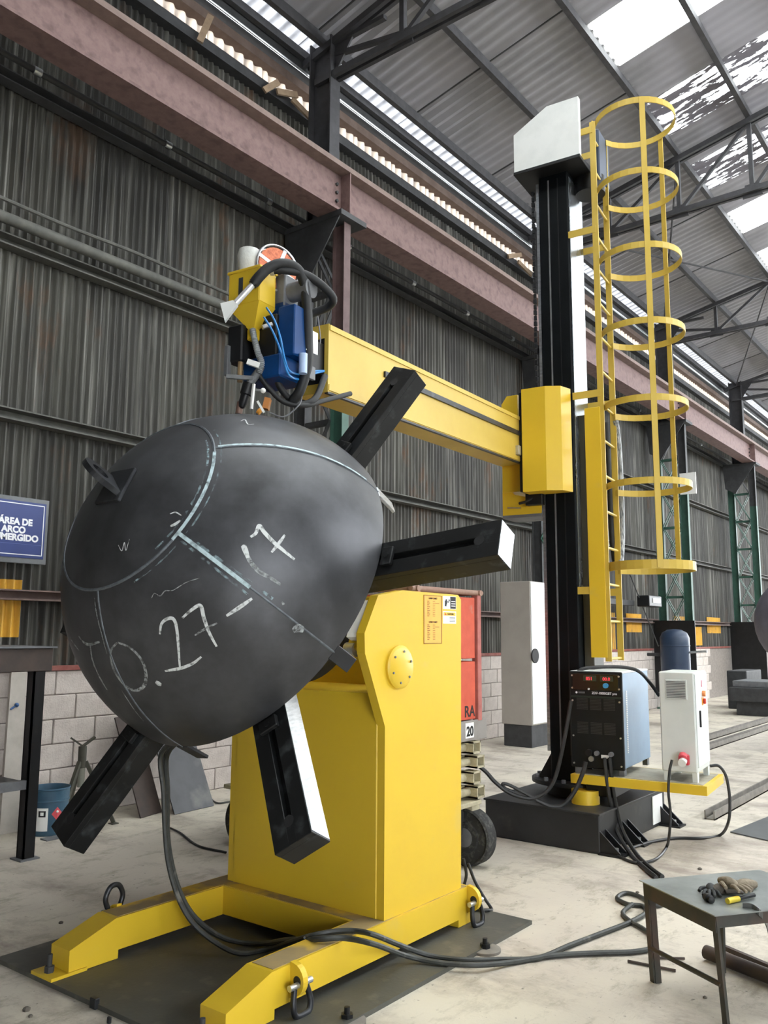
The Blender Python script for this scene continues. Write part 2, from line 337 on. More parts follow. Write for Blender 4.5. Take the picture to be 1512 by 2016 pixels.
MB().cyl((-7.9, YW - .16, 8.22), (45.9, YW - .16, 8.22), .016, 8).build('eave_pipe', ZINC, wall, smooth=True)
# short loose boards left on the eave girt
WOOD = mat('raw_timber', '#a08a72', '#8c7863', rough=.85, scale=10)
for i, (px, py, L_, r_) in enumerate(((393, 82, .35, 1.3), (545, 180, .3, .3), (575, 195, .5, -.35), (520, 178, .25, .8), (1000, 505, .4, .4), (1020, 515, .4, -.3))):
    p = at(px, py, y=YW - .12); d = V((math.cos(r_) * L_, -.05, math.sin(r_) * L_))
    tag(MB().beam(p, p + d, .03, .07).build('loose_board', WOOD), ['short timber scrap hanging at the eave nearest the picture top', 'short timber scrap lying level on the eave beam', 'longest timber scrap leaning by the near column at the eave', 'stubby timber scrap standing on the eave beam', 'rising timber scrap by the mast top at the eave', 'dropping timber scrap by the mast top at the eave'][i], 'board', 'timber scraps on the eave')
# wall pipe with couplings below the runway beam
wp = thing('wall_conduit', 'dark steel conduit with bright couplings running along the upper wall', 'pipe', (2, YW - .13, 6.36))
MB().cyl((-2, YW - .13, 6.36), (34, YW - .13, 6.36), .028, 10).build('pipe', DARKST, wp, smooth=True)
for k in range(14): MB().cyl((3.46 + 1.4 * k, YW - .13, 6.36), (3.53 + 1.4 * k, YW - .13, 6.36), .037, 10).build('coupling', ZINC, wp, smooth=True)
wp = thing('wall_pipe', 'thick dusty pipe strapped along the wall at mid height', 'pipe', (2, YW - .16, 4.92)); MB().cyl((-2, YW - .16, 4.92), (6.4, YW - .16, 4.92), .05, 12).build('pipe', GIRT, wp, smooth=True)
tag(MB().tube([(x, YW - .12, 5.1 + .012 * math.sin(x * 3)) for x in [i * .7 - 1 for i in range(12)]], .018, 8).build('wall_hose', GIRT, smooth=True), 'thin sagging hose just above the mid height wall pipe', 'hose')
# assumed end wall behind the camera, closed and dark to hold back light
struct(MB().box(-8.2, -8, -9.2, 7.0, 0, 11.2).build('wall_back_unseen', mat('unseen_wall_back_dark', '#3c3c3b', '#343433', rough=.8, scale=3, stretch=(1, 6, 1))))

struct(MB().box(-8, -6.5, -9.2, -9, 0, 6.5).box(-6.5, 0, -9.2, -9, 4.6, 6.5).box(0, 46, -9.2, -9, 0, 6.5).box(-8, 6, -9.2, -9, 6.5, 10.2).build('wall_right_unseen', mat('unseen_wall_right_dark', '#3c3c3b', '#343433', rough=.8, scale=3, stretch=(6, 1, 1))))  # unseen side wall, assumed; its opening is shaped for the light it admits

# ------------------------------------------------------------------ the hall: roof
ZE, RM = 8.48, .22
def rz(y): return ZE + RM * (YW - y) if y > -4.35 else ZE + RM * (YW + 4.35) - RM * (-4.35 - y)
ROOFM = mat('fibre_cement_sheet', '#8d8c90', '#7d7c80', rough=.85, scale=1.3, c3='#9a99a0', s3=.5, lo3=.45, hi3=.7)
DIRTY = translucent('dirty_translucent_sheet', '#f4f4f2', '#77757c', .455, .475, 9, (1, .22, .22))
ceil_ = bpy.data.objects.new('ceiling', None); COL.objects.link(ceil_); struct(ceil_); ceil_.location = (0, 0, 0)
rows = [6.9, 6.55, 6.2, 5.05, 3.92, 2.85, 1.75, .65, -.45, -1.55, -2.65]
def roof_sheet(wd, y0, y1, m, lift=0):
    n = int(round(wd / .17)) * 4; vv = []; ff = []
    for i in range(n + 1):
        x = wd * i / n; a = (.016 if y0 > 5.5 else .012 if y0 > 5 else .005) * math.cos(2 * math.pi * x / .17)
        vv += [(x, y0 + .05, rz(y0 + .05) + a + lift), (x, y1 - .05, rz(y1 - .05) + a + lift + .012)]
    for i in range(n): ff.append((2 * i, 2 * i + 1, 2 * i + 3, 2 * i + 2))
    return MB().add(vv, ff)
for r in range(1, len(rows) - 1):
    y0, y1 = rows[r], rows[r + 1]; low = y0 > 4; wd = 2.0 if low else 1.0; xs = 2.69 if low else -6.86
    protos = {}
    nx = 17 if low else 40
    for k in range(nx):
        x = xs + wd * k; m = ROOFM
        if r == 1: m = TRLE
        elif not low and k % 2 == 0 and k > 6: m = DIRTY if k in (18, 20) else TRL
        if m not in protos:
            o = roof_sheet(wd + .02, y0, y1, m).build('translucent_roof_sheet' if m is not ROOFM else 'roof_sheet', m, ceil_, smooth=True, origin=(0, 0, 0)); protos[m] = o
        else: o = dup(protos[m], ceil_)
        o.location = (x, 0, random.uniform(0, .006))
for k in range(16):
    x = 4.69 + 2 * k; MB().beam((x, 6.2, rz(6.2) - .022), (x, 3.92, rz(3.92) - .014), .016, .012).build('lap_shadow', DARKST, ceil_)  # dark strips drawn as the shadow line under each sheet overlap
# the rest of the roof, assumed and unseen, darkened to cut bounce light
q = MB()
def slab(x0, x1, ya, yb): q.add([(x0, ya, rz(ya)), (x1, ya, rz(ya)), (x1, yb, rz(yb)), (x0, yb, rz(yb))], [(0, 1, 2, 3)])
slab(-8, 2.7, 6.9, 3.9); slab(-8, -6.85, 3.9, -2.65); slab(36.6, 46, 6.9, 3.9); slab(33, 46, 3.9, -2.65); slab(2.7, 36.6, 6.9, 6.55)
slab(-8, 46, -2.65, -4.35); slab(-8, 46, -4.35, -9)
q.build('roof_slope', mat('dark_unseen_roofing', '#4c4c4e', '#434345', rough=.85, scale=2), ceil_)
PUR = mat('purlin_steel', '#3c3c3f', '#48484b', rough=.7, scale=8)
for y, t in ((6.5, .1), (6.19, .13), (5.05, .13), (3.92, .1), (2.85, .1), (1.75, .1), (.65, .1), (-.45, .1)):
    z = rz(y) - .02
    MB().prism([(y - .035, z - t), (y + .035, z - t), (y + .035, z - t + .012), (y - .02, z - t + .012), (y - .02, z - .012), (y + .035, z - .012), (y + .035, z), (y - .035, z)], 'x', -7.9, 45.9).build('purlin', PUR, ceil_)
TR = mat('truss_steel', '#343437', '#3f3f43', rough=.7, scale=8)
CX = [6.85, 12.55, 18.3, 24.0, 29.75]
tlab = ['roof truss over the nearest column at the picture top', 'roof truss crossing behind the ladder cage top', 'roof truss with bright sky strip below it at right, third column', 'small roof truss at the right picture edge, fourth column', 'farthest roof truss beyond the fourth column']
for X, lb in zip(CX, tlab):
    t = thing('roof_truss', lb, 'truss', (X, 6.2, 8.0), 'roof trusses')
    tz = lambda y: rz(y) - .19
    for s_ in (-.045, .045):
        MB().beam((X + s_, 6.5, tz(6.5)), (X + s_, -4.3, tz(-4.3)), .05, .08).build('top_chord', TR, t)
        MB().beam((X + s_, 6.3, 8.0), (X + s_, -4.3, 8.12), .05, .08).build('bottom_chord', TR, t)
    ys = [5.05, 3.92, 2.85, 1.75, .65, -.45, -1.55]
    for i, y in enumerate(ys):
        MB().beam((X, y, 8.02), (X, y, tz(y)), .06, .06, (1, 0, 0)).build('web_post', TR, t)
        yb = ys[i + 1] if i + 1 < len(ys) else -2.65
        MB().beam((X, y, 8.04), (X, yb, tz(yb)), .05, .05, (1, 0, 0)).build('web_diagonal', TR, t)
        MB().prism([(y - .14, 7.94), (y + .14, 7.94), (y + .1, 8.14), (y - .1, 8.14)], 'x', X - .012, X + .012).build('gusset_plate', TR, t)
    MB().beam((X, 6.15, 8.3), (X, 5.05, 8.1), .05, .05, (1, 0, 0)).build('web_diagonal', TR, t); MB().beam((X, 6.15, 8.42), (X, 5.3, 8.42), .05, .06, (1, 0, 0)).build('tie_bar', TR, t)
    MB().prism([(6.05, 8.0), (6.05, 8.5), (5.7, 8.5)], 'x', X - .012, X + .012).build('gusset_plate', TR, t)
for i, (a, b) in enumerate((((12.55, 3.92), (18.3, 6.19)), ((18.3, 3.92), (12.55, 6.19)), ((18.3, 3.92), (24.0, 6.19)))):
    MB().cyl((a[0], a[1], rz(a[1]) - .2), (b[0], b[1], rz(b[1]) - .2), .018, 6).build('bracing_rod', TR, ceil_)
# ------------------------------------------------------------------ lattice columns and runway beam
clab = ['lattice column standing behind the boom, red above and green below', 'green lattice column hidden mostly behind the black mast', 'green lattice column behind the blue tank and ladder cage', 'green lattice column at the right picture edge', 'farthest lattice column down the hall']
for i, (X, lb) in enumerate(zip(CX, clab)):
    t = thing('lattice_column', lb, 'column', (X, 6.2, 0), 'lattice columns along the wall')
    def ibeam(y, z0, z1, name, m):
        q = MB(); q.box(X - .055, X + .055, y - .085, y - .073, z0, z1); q.box(X - .055, X + .055, y + .073, y + .085, z0, z1); q.box(X - .005, X + .005, y - .073, y + .073, z0, z1); q.build(name, m, t)
    zc = 4.1 if i == 0 else 5.0
    ibeam(5.9, 0, zc, 'front_chord', GREEN); ibeam(5.9, zc, 6.13, 'upper_front_chord', COLUP if i == 0 else DARKST)
    ibeam(6.45, 0, 6.13, 'rear_chord', GREEN if i > 1 else DARKST)
    n = 8; h = 6.0 / n
    for k in range(n):
        z = .1 + k * h
        for sx in (-.06, .06):
            a, b = ((5.98, z), (6.37, z + h)) if k % 2 else ((6.37, z), (5.98, z + h))
            MB().beam((X + sx, a[0], a[1]), (X + sx, b[0], b[1]), .012, .05, (1, 0, 0)).build('lacing_bar', GREEN if z < 5 and i else DARKST, t)
            if i > 1: MB().beam((X + sx - .008, b[0], a[1]), (X + sx - .008, a[0], b[1]), .012, .05, (1, 0, 0)).build('lacing_bar', GREEN if z < 5 else DARKST, t)
        MB().beam((X, 5.98, z + h), (X, 6.37, z + h), .09, .05).build('batten', GREEN if z < 5 and i else DARKST, t)
    MB().box(X - .2, X + .2, 5.75, 6.6, 0, .03).build('base_plate', GREEN, t)
    MB().prism([(5.75, 6.13), (6.6, 6.13), (6.55, 5.5), (6.3, 5.35)], 'x', X - .2, X - .185).build('haunch_plate', DARKST, t)
    MB().box(X - .22, X + .22, 5.72, 6.58, 6.11, 6.17).build('cap_plate', DARKST, t)
    q = MB(); q.box(X - .085, X + .085, 6.03, 6.05, 6.17, 8.5); q.box(X - .085, X + .085, 6.35, 6.37, 6.17, 8.5); q.box(X - .006, X + .006, 6.05, 6.35, 6.17, 8.5); q.build('upper_post', TR, t)
rb = thing('runway_beam', 'maroon crane runway beam running the length of the wall', 'beam', (18, 5.92, 6.17))
q = MB(); yb = 5.92
q.box(-7.9, 45.9, yb - .006, yb + .006, 6.2, 6.72); q.build('web', RED, rb)
MB().box(-7.9, 45.9, yb - .15, yb + .15, 6.17, 6.2).build('bottom_flange', RED, rb); MB().box(-7.9, 45.9, yb - .15, yb + .15, 6.70, 6.76).build('top_flange', mat('dusty_flange', '#7a6962', '#6e5e58', rough=.8, scale=10), rb)
MB().box(-7.9, 45.9, yb - .035, yb + .035, 6.76, 6.84).build('crane_rail', DARKST, rb)
for X in CX:
    MB().box(X - .008, X + .008, yb - .14, yb - .006, 6.2, 6.7).build('stiffener', RED, rb)
    for sx in (-.09, .09):
        for k in range(4): MB().cyl((X + sx, yb - .03, 6.27 + k * .1), (X + sx, yb - .004, 6.27 + k * .1), .02, 6).build('bolt', DARKST, rb)
# ------------------------------------------------------------------ welding positioner
PY0, PY1 = 2.57, 3.65; PYM = 3.112
tag(MB().box(2.27, 4.33, 2.31, 4.05, 0, .02).build('floor_plate', mat('oily_steel_plate', '#4b4c47', '#57564f', rough=.55, metal=.2, scale=3, c3='#6b675c', s3=8, lo3=.58, hi3=.75, bump=.1, bscale=50)), 'dark steel plate on the floor under the yellow positioner', 'steel plate')
ps = thing('welding_positioner', 'yellow welding positioner with six black radial arms', 'positioner', (3.3, PYM, .02))
def rail(y0, y1, name):
    zb, zt = .06, .205; q = MB()
    q.prism([(2.36, .022), (2.36, .125), (2.60, zt), (4.1, zt), (4.12, zt - .02), (4.12, .022), (3.98, .022), (3.98, zb), (2.62, zb), (2.62, .022)], 'y', y0, y1); return q.build(name, YELD if False else YEL, ps)
DUSTY = mat('dust_on_yellow_paint', '#a0895a', '#8a7a5c', rough=.85, scale=5, c3='#d2ae3c', s3=4, lo3=.5, hi3=.62)
for (y0, y1) in ((2.555, 2.70), (3.59, 3.735)):
    r_ = rail(y0, y1, 'base_rail')
    MB().box(2.62, 4.08, y0 + .012, y1 - .012, .2045, .2075).build('rail_top_dust', DUSTY, r_)
    s_ = -1 if y0 < 3 else 1; yo = y0 if s_ < 0 else y1
    f_ = MB().box(2.27, 2.45, y0 - .01, y1 + .01, .02, .034).build('foot_plate', YEL, ps)
    q = MB(); q.cyl((2.31, (y0 + y1) / 2, .034), (2.31, (y0 + y1) / 2, .06), .022, 6); q.cyl((2.31, (y0 + y1) / 2, .06), (2.31, (y0 + y1) / 2, .11), .011, 10); q.build('anchor_bolt', DARKST, f_)
    for xx in (2.72, 4.08):
        l_ = MB().prism([(yo, .075), (yo, .215)] + [(yo + s_ * (.015 + .06 * math.cos(math.radians(a))), .148 + .064 * math.sin(math.radians(a))) for a in range(85, -86, -17)], 'x', xx - .014, xx + .014).build('lifting_eye', YEL, ps)
        MB().cyl((xx - .0155, yo + s_ * .04, .148), (xx + .0155, yo + s_ * .04, .148), .02, 14).build('eye_hole', INK, l_)
        yc = yo + s_ * .045; lo_ = -.13 if s_ < 0 else .1
        if s_ < 0: pts = [(xx - .035, yc, .125), (xx - .05, yc - .01, .07), (xx - .04, yc - .015, .03), (xx, yc - .018, .005 + .02), (xx + .04, yc - .015, .03), (xx + .05, yc - .01, .07), (xx + .035, yc, .125)]
        else: pts = [(xx - .035, yc, .19), (xx - .05, yc, .24), (xx - .03, yc, .285), (xx, yc, .297), (xx + .03, yc, .285), (xx + .05, yc, .24), (xx + .035, yc, .19)]
        sh = MB().tube(pts, .013, 10).build('shackle', MILL, l_, smooth=True)
        zb_ = .135 if s_ < 0 else .18
        MB().cyl((xx - .065, yc, zb_), (xx + .065, yc, zb_), .013, 10).build('shackle_pin', ZINC, sh, smooth=True)
c_ = MB().box(3.27, 3.4, 2.69, 3.60, .06, .205, .004).build('cross_rail', YEL, ps); MB().box(3.28, 3.36, 2.69, 3.6, .2045, .2075).build('rail_top_dust', DUSTY, c_)
MB().box(3.95, 4.1, 2.69, 3.6, .06, .205, .004).build('cross_rail', YEL, ps)
# column: body up to the opening, two side cheeks and the back
MB().box(3.35, 4.02, PY0 + .045, PY1 - .045, .205, 1.24, .004).build('column_body', YEL, ps)
cheek = [(3.355, .205), (3.355, 1.10), (3.195, 1.455), (3.19, 1.55), (3.295, 1.735), (3.50, 1.768), (4.02, 1.764), (4.05, 1.74), (4.03, .205)]
for y0, y1 in ((PY0, PY0 + .05), (PY1 - .05, PY1)):
    ck = MB().prism(cheek, 'y', y0, y1).build('side_cheek', YEL, ps)
    yo = y0 if y0 < 3 else y1; s_ = -1 if y0 < 3 else 1
    cv = MB().lathe((3.466, yo, 1.383), (0, s_, 0), [(0, .108), (.012, .108), (.018, .1), (.022, .094), (.022, .01)], 40).build('pivot_cover', YEL, ps, smooth=True)
    for k in range(6):
        a = math.radians(60 * k + 20); p = V((3.466 + .078 * math.cos(a), yo + s_ * .021, 1.383 + .078 * math.sin(a)))
        MB().cyl(p, p + V((0, s_ * .006, 0)), .006, 8).build('screw', GREY, cv)
MB().box(3.85, 4.02, PY0 + .05, PY1 - .05, 1.24, 1.76, .004).build('column_back', YEL, ps)
MB().prism([(3.35, 1.235), (3.35, 1.255), (3.6, 1.26), (3.85, 1.26), (3.85, 1.235)], 'y', PY0 + .05, PY1 - .05).build('opening_sill', YEL, ps)
# labels on the right-hand cheek
yl = PY0 - .0012
def lab(px0, py0, px1, py1, m, name='label'):
    a, b = at(px0, py0, y=yl), at(px1, py1, y=yl); return MB().box(a.x, b.x, yl, yl + .001, b.z, a.z).build(name, m, ps), a, b
ORL = mat('orange_label', '#f0b04c', '#eba945', rough=.6, scale=6)
o, a, b = lab(834, 1171, 870, 1267, ORL, 'load_chart'); W_ = b.x - a.x
q = MB()
for x0, x1 in ((.0, .03), (.97, 1.0)): q.box(a.x + W_ * x0, a.x + W_ * x1, yl - .0008, yl, b.z, a.z)
q.box(a.x, b.x, yl - .0008, yl, b.z, b.z + .003); q.box(a.x, b.x, yl - .0008, yl, a.z - .003, a.z); q.build('border', INKR, o)
for zt in (.04, .53):
    H_ = a.z - b.z
    text('LOAD CHART', INK, o, (a.x + W_ * .28, yl - .0009, a.z - H_ * (zt + .04)), (1, 0, 0), (0, 0, 1), .0125)
    q = MB()
    for k in range(9): q.box(a.x + W_ * .2, a.x + W_ * (.34 if k % 2 else .3), yl - .0008, yl, a.z - H_ * (zt + .09 + k * .038), a.z - H_ * (zt + .078 + k * .038)); q.box(a.x + W_ * .5, a.x + W_ * (.62 if k != 1 else .85), yl - .0008, yl, a.z - H_ * (zt + .09 + k * .038), a.z - H_ * (zt + .082 + k * .038))
    q.build('printed_rows', INKR, o)
o, a, b = lab(872, 1173, 898, 1200, PAPER, 'warning_label'); W_ = b.x - a.x; H_ = a.z - b.z
q = MB(); q.box(a.x + W_ * .55, b.x - W_ * .03, yl - .0008, yl, b.z + H_ * .05, a.z - H_ * .03); q.build('dark_panel', INK, o)
q = MB(); p = V((a.x + W_ * .25, 0, a.z - H_ * .3))
for dx, dz, w_, h_ in ((0, 0, .1, .1), (-.03, -.2, .16, .3), (.12, -.15, .18, .08), (-.05, -.4, .12, .18), (.22, -.02, .08, .14)): q.box(p.x + W_ * dx - W_ * w_ / 2, p.x + W_ * dx + W_ * w_ / 2, yl - .0008, yl, p.z + H_ * dz - H_ * h_ / 2, p.z + H_ * dz + H_ * h_ / 2)
q.build('pictogram', INK, o)
q = MB()
for k in range(3): q.box(a.x + W_ * .62, a.x + W_ * .92, yl - .0014, yl - .0008, a.z - H_ * (.42 + .18 * k), a.z - H_ * (.36 + .18 * k))
q.build('printed_rows', PAPER, o)
o, a, b = lab(872, 1203, 898, 1228, PAPER, 'warning_label'); W_ = b.x - a.x; H_ = a.z - b.z
MB().box(a.x + W_ * .05, b.x - W_ * .05, yl - .0008, yl, a.z - H_ * .36, a.z - H_ * .08).build('yellow_band', mat('label_yellow', '#e2b93a', rough=.6), o)
q = MB(); q.prism([(a.x + W_ * .12, a.z - H_ * .32), (a.x + W_ * .26, a.z - H_ * .32), (a.x + W_ * .19, a.z - H_ * .12)], 'y', yl - .0014, yl - .0008); q.build('warning_triangle', mat('label_red', '#c8412c', rough=.6), o)
text('CAUTION', INK, o, (a.x + W_ * .3, yl - .0015, a.z - H_ * .3), (1, 0, 0), (0, 0, 1), .014)
q = MB()
for k in range(4): q.box(a.x + W_ * .5, a.x + W_ * .93, yl - .0008, yl, a.z - H_ * (.52 + .11 * k), a.z - H_ * (.48 + .11 * k))
q.build('printed_rows', GREY, o)
# tilting table: axis AX points out of the table through the workpiece
EL = math.radians(27.2); AX = V((-math.cos(EL), 0, math.sin(EL))); DU = V((0, -1, 0)); DV = AX.cross(DU)
DC = CAM + ray(475, 1149.4) * 4.18; DR = .8329
def dm(off): return DC + AX * off          # point on the axis, off metres in front of the rim plane
tb = dm(-.02)
cr_ = MB(); cr_.lathe(dm(-.62), AX, [(0, .1), (0, .24), (.12, .26), (.25, .26), (.25, .1)], 40); cr_.build('gear_housing', BLKR, ps, smooth=True)
MB().lathe(dm(-.37), AX, [(0, .1), (0, .30), (.04, .30), (.05, .28), (.16, .28), (.16, .1)], 48).build('table_hub', YEL, ps, smooth=True)
MB().lathe(dm(-.52), AX, [(0, .1), (0, .29), (.05, .31), (.1, .29), (.1, .1)], 48).build('slewing_ring', BLK, ps, smooth=True)
q = MB()
for s_ in (-1, 1): q.prism([(3.22, 1.48), (3.30, 1.70), (3.62, 1.62), (3.62, 1.3), (3.46, 1.28)], 'y', PYM + s_ * .41, PYM + s_ * .47)
q.build('tilt_cradle', YEL, ps)
q = MB(); q.beam(V((3.22, 2.66, 1.52)), V((3.31, 2.66, 1.70)), .06, .05); q.build('junction_box', PAPER, ps)
MB().cyl((3.24, 2.66, 1.47), (3.24, 2.72, 1.47), .035, 14).build('cam_roller', ZINC, ps, smooth=True)
ARMBLK = mat('arm_black_scuffed', '#121314', '#191a1b', rough=.48, metal=.0, spec=.35, scale=7, c3='#3a3d3f', s3=13, lo3=.57, hi3=.74)
ARMSIDE = mat('arm_satin_side', '#2a2c30', '#34373b', rough=.28, metal=.6, scale=9)
MB().lathe(dm(-.21), AX, [(0, .1), (0, .42), (.04, .42), (.04, .1)], 48).build('face_plate', BLK, ps, smooth=True)
for k in range(6):
    an = math.radians(67.3 - 60 * k); rd = DU * math.cos(an) + DV * math.sin(an); sd = AX.cross(rd).normalized(); f0 = dm(-.015)
    m_ = Matrix((rd.to_tuple() + (0,), sd.to_tuple() + (0,), AX.to_tuple() + (0,), (0, 0, 0, 1))).transposed(); m_.translation = f0
    hw, dp, r0, r1 = .0875, .12, .18, 1.415; sl = .016; ra, rb_ = .5, 1.33
    q = MB(m_)
    q.box(r0, r1, -hw, hw, -dp, -.028, .003)                                    # body behind the slotted face
    q.box(r0, r1, -hw, -sl, -.03, 0, .002); q.box(r0, r1, sl, hw, -.03, 0, .002); q.box(rb_, r1 - .001, -sl - .002, sl + .002, -.03, -.0003); q.box(r0, ra, -sl - .002, sl + .002, -.03, -.0003)
    a_ = q.build('radial_arm', ARMBLK, ps)
    MB(m_).cyl((rb_ - .01, 0, -.026), (rb_ - .01, 0, .0006), .024, 18).build('slot_end', INK, a_)
    j_ = MB(m_).box(.843, .90, -.045, .045, 0, .022, .004).cyl((.872, .0, .02), (.872, .0, .028), .012, 10).build('clamp_jaw', ARMBLK, a_)
    if k in (0, 1, 2): MB(m_).box(.3, r1 - .01, hw - .001, hw + .0012, -dp + .004, -.003).build('machined_side', STEEL if k == 2 else ARMSIDE, a_)
    if k in (1,): MB(m_).box(r1 - .001, r1 + .0012, -hw + .004, hw - .004, -dp + .004, -.004).build('machined_end', STEEL, a_)
# ------------------------------------------------------------------ the tank head on the table
DOME = mat('dark_rolled_steel', '#444548', '#5e5f63', rough=.47, metal=.58, scale=2.6, lo=.36, hi=.68, detail=9, c3='#3a3b3d', s3=3, lo3=.5, hi3=.72, rvar=.1, bump=.02, bscale=25)
SEAM = mat('weld_seam_bead', '#5b6066', '#70777d', rough=.5, metal=.4, scale=40)
CHALK = spray('pale_blue_chalk', '#b9cdd2', .2, .55, 30); CHALK2 = spray('faint_blue_chalk', '#8fa3aa', .46, .7, 30); PAINT = spray('white_marker_paint', '#cfd3d3', .22, .5, 60); PAINTF = spray('faded_white_paint', '#a4a9aa', .3, .66, 55)
th_ = thing('tank_head', 'dark steel hemispherical tank head with white marker lettering', 'tank head', DC)
def sp(col_deg, az_deg, r=DR):
    c, a = math.radians(col_deg), math.radians(az_deg)
    return DC + (AX * math.cos(c) + (DU * math.cos(a) + DV * math.sin(a)) * math.sin(c)) * r
RC = 31.6
seams = [34.6 + 60 * k for k in range(6)]
q = MB(); n = 72; prof = [(RC * i / 10) for i in range(1, 11)]
vv = [sp(0, 0)] + [sp(c, 360 * j / n) for c in prof for j in range(n)]
vv += [sp(RC, 360 * j / n, DR - .012) for j in range(n)]
ff = [(0, 1 + j, 1 + (j + 1) % n) for j in range(n)] + [(1 + i * n + j, 1 + (i + 1) * n + j, 1 + (i + 1) * n + (j + 1) % n, 1 + i * n + (j + 1) % n) for i in range(10) for j in range(n)]
q.add(vv, ff).build('crown_plate', DOME, th_, smooth=True)
for s0 in seams:
    q = MB(); nu, nv = 16, 20; a0, a1 = s0 + .25, s0 + 59.75; vv = []
    for r_ in (DR, DR - .014):
        vv += [sp(RC + .35 + (90 - RC - .35) * i / nv, a0 + (a1 - a0) * j / nu, r_) for i in range(nv + 1) for j in range(nu + 1)]
    N_ = (nu + 1) * (nv + 1); id_ = lambda i, j, k=0: k * N_ + i * (nu + 1) + j; ff = []
    for k in (0, 1): ff += [(id_(i, j, k), id_(i + 1, j, k), id_(i + 1, j + 1, k), id_(i, j + 1, k)) for i in range(nv) for j in range(nu)]
    ff += [(id_(nv, j), id_(nv, j, 1), id_(nv, j + 1, 1), id_(nv, j + 1)) for j in range(nu)] + [(id_(0, j), id_(0, j, 1), id_(0, j + 1, 1), id_(0, j + 1)) for j in range(nu)]
    for jj in (0, nu): ff += [(id_(i, jj), id_(i + 1, jj), id_(i + 1, jj, 1), id_(i, jj, 1)) for i in range(nv)]
    q.add(vv, ff).build('petal_plate', DOME, th_, smooth=True)
def ribbon(pts, wd, lift=.0015, k=8, taper=False):
    """strip painted on the sphere through points pts"""
    P = spline(pts, k); vv = []; ff = []; n = len(P)
    for i, p in enumerate(P):
        nn = (p - DC).normalized(); t = (P[min(i + 1, n - 1)] - P[max(i - 1, 0)]).normalized(); sd = nn.cross(t).normalized()
        ww = wd * (1 if not taper else .55 + .45 * math.sin(math.pi * (i + .5) / n)) / 2
        for s_ in (-1, 0, 1): vv.append(DC + ((p + sd * ww * s_) - DC).normalized() * (DR + lift))
    for i in range(n - 1): ff += [(3 * i, 3 * i + 1, 3 * i + 4, 3 * i + 3), (3 * i + 1, 3 * i + 2, 3 * i + 5, 3 * i + 4)]
    return MB().add(vv, ff)
sm = MB().tube([sp(RC + .17, 5 * j, DR - .001) for j in range(73)], .007, 6, 1, False).build('crown_weld', SEAM, th_, smooth=True)
for s0 in seams: MB().tube([sp(RC + (90 - RC) * i / 16, s0, DR - .0015) for i in range(17)], .0055, 6, 1, False).build('petal_weld', SEAM, th_, smooth=True)
ribbon([sp(RC + 2.2, a) for a in range(-60, 60, 6)], .007, .0012, 2).build('chalk_line', CHALK2, th_); ribbon([sp(RC - 1.6, a) for a in range(-40, 50, 6)], .010, .0012, 2).build('chalk_line', CHALK2, th_)
ribbon([sp(RC + .3, a) for a in range(-30, 36, 6)], .014, .0075, 2).build('chalk_line', CHALK, th_)
ribbon([sp(c, 34.6) for c in range(33, 88, 5)], .011, .0065, 2).build('chalk_line', CHALK, th_); ribbon([sp(c, -25.4) for c in range(32, 62, 5)], .016, .0065, 2).build('chalk_line', CHALK, th_); ribbon([sp(c, -24.0) for c in range(34, 66, 5)], .012, .0015, 2).build('chalk_line', CHALK2, th_)
ribbon([sp(c, -27.6) for c in range(34, 64, 5)], .010, .0015, 2).build('chalk_line', CHALK2, th_)
def sphpx(zx, zy):
    px, py = 80 + zx / 1.9895, 780 + zy / 1.9895; d = ray(px, py).normalized(); w_ = CAM - DC; b = w_.dot(d); c = w_.dot(w_) - DR * DR; dd = b * b - c
    return CAM + d * (-b - math.sqrt(max(dd, 1e-6)))
marks = [([(112, 935), (128, 965), (152, 995)], .012, 1), ([(150, 940), (168, 962), (190, 972), (232, 962)], .014, 1), ([(196, 975), (205, 1035), (228, 1090), (262, 1150)], .014, 1), ([(212, 790), (222, 860), (240, 930), (262, 1010)], .006, 1),
 ([(300, 965), (276, 1000), (284, 1060), (318, 1118), (362, 1150), (402, 1138), (414, 1092), (396, 1032), (352, 985), (304, 964)], .015, 1), ([(452, 1117), (462, 1124), (474, 1130)], .022, 0),
 ([(468, 932), (474, 892), (496, 872), (520, 872), (533, 905), (540, 975), (546, 1060)], .014, 0), ([(488, 1076), (520, 1070), (552, 1064), (596, 1046), (630, 1020)], .014, 0),
 ([(556, 868), (590, 838), (626, 820), (640, 868), (660, 924), (690, 980)], .015, 0), ([(604, 936), (650, 908), (692, 888)], .010, 1), ([(728, 860), (780, 826), (828, 792)], .016, 0),
 ([(786, 588), (802, 592), (814, 636), (852, 684), (900, 712), (940, 738)], .018, 1), ([(790, 585), (800, 600), (812, 634)], .022, 0), ([(822, 552), (842, 538), (856, 508), (876, 534), (912, 572), (952, 606), (994, 640)], .017, 0), ([(904, 612), (930, 580), (956, 544)], .014, 0),
 ([(306, 584), (320, 606), (330, 574), (336, 604), (350, 560)], .004, 0), ([(508, 462), (530, 456), (552, 468)], .006, 0), ([(510, 510), (528, 502), (548, 488)], .012, 0), ([(784, 100), (800, 94), (812, 112), (836, 112)], .006, 0),
 ([(988, 918), (1008, 908), (1030, 916)], .034, 1), ([(944, 812), (954, 808)], .016, 1), ([(436, 790), (448, 772), (470, 782), (490, 762), (520, 760), (570, 730), (624, 712)], .004, 1), ([(320, 1150), (345, 1190), (372, 1230), (405, 1270)], .005, 1)]
for i, (pp, wd, faded) in enumerate(marks): ribbon([sphpx(*p) for p in pp], wd, .0014 + .0001 * i, 8, True).build('marker_stroke', PAINTF if faded else PAINT, th_)
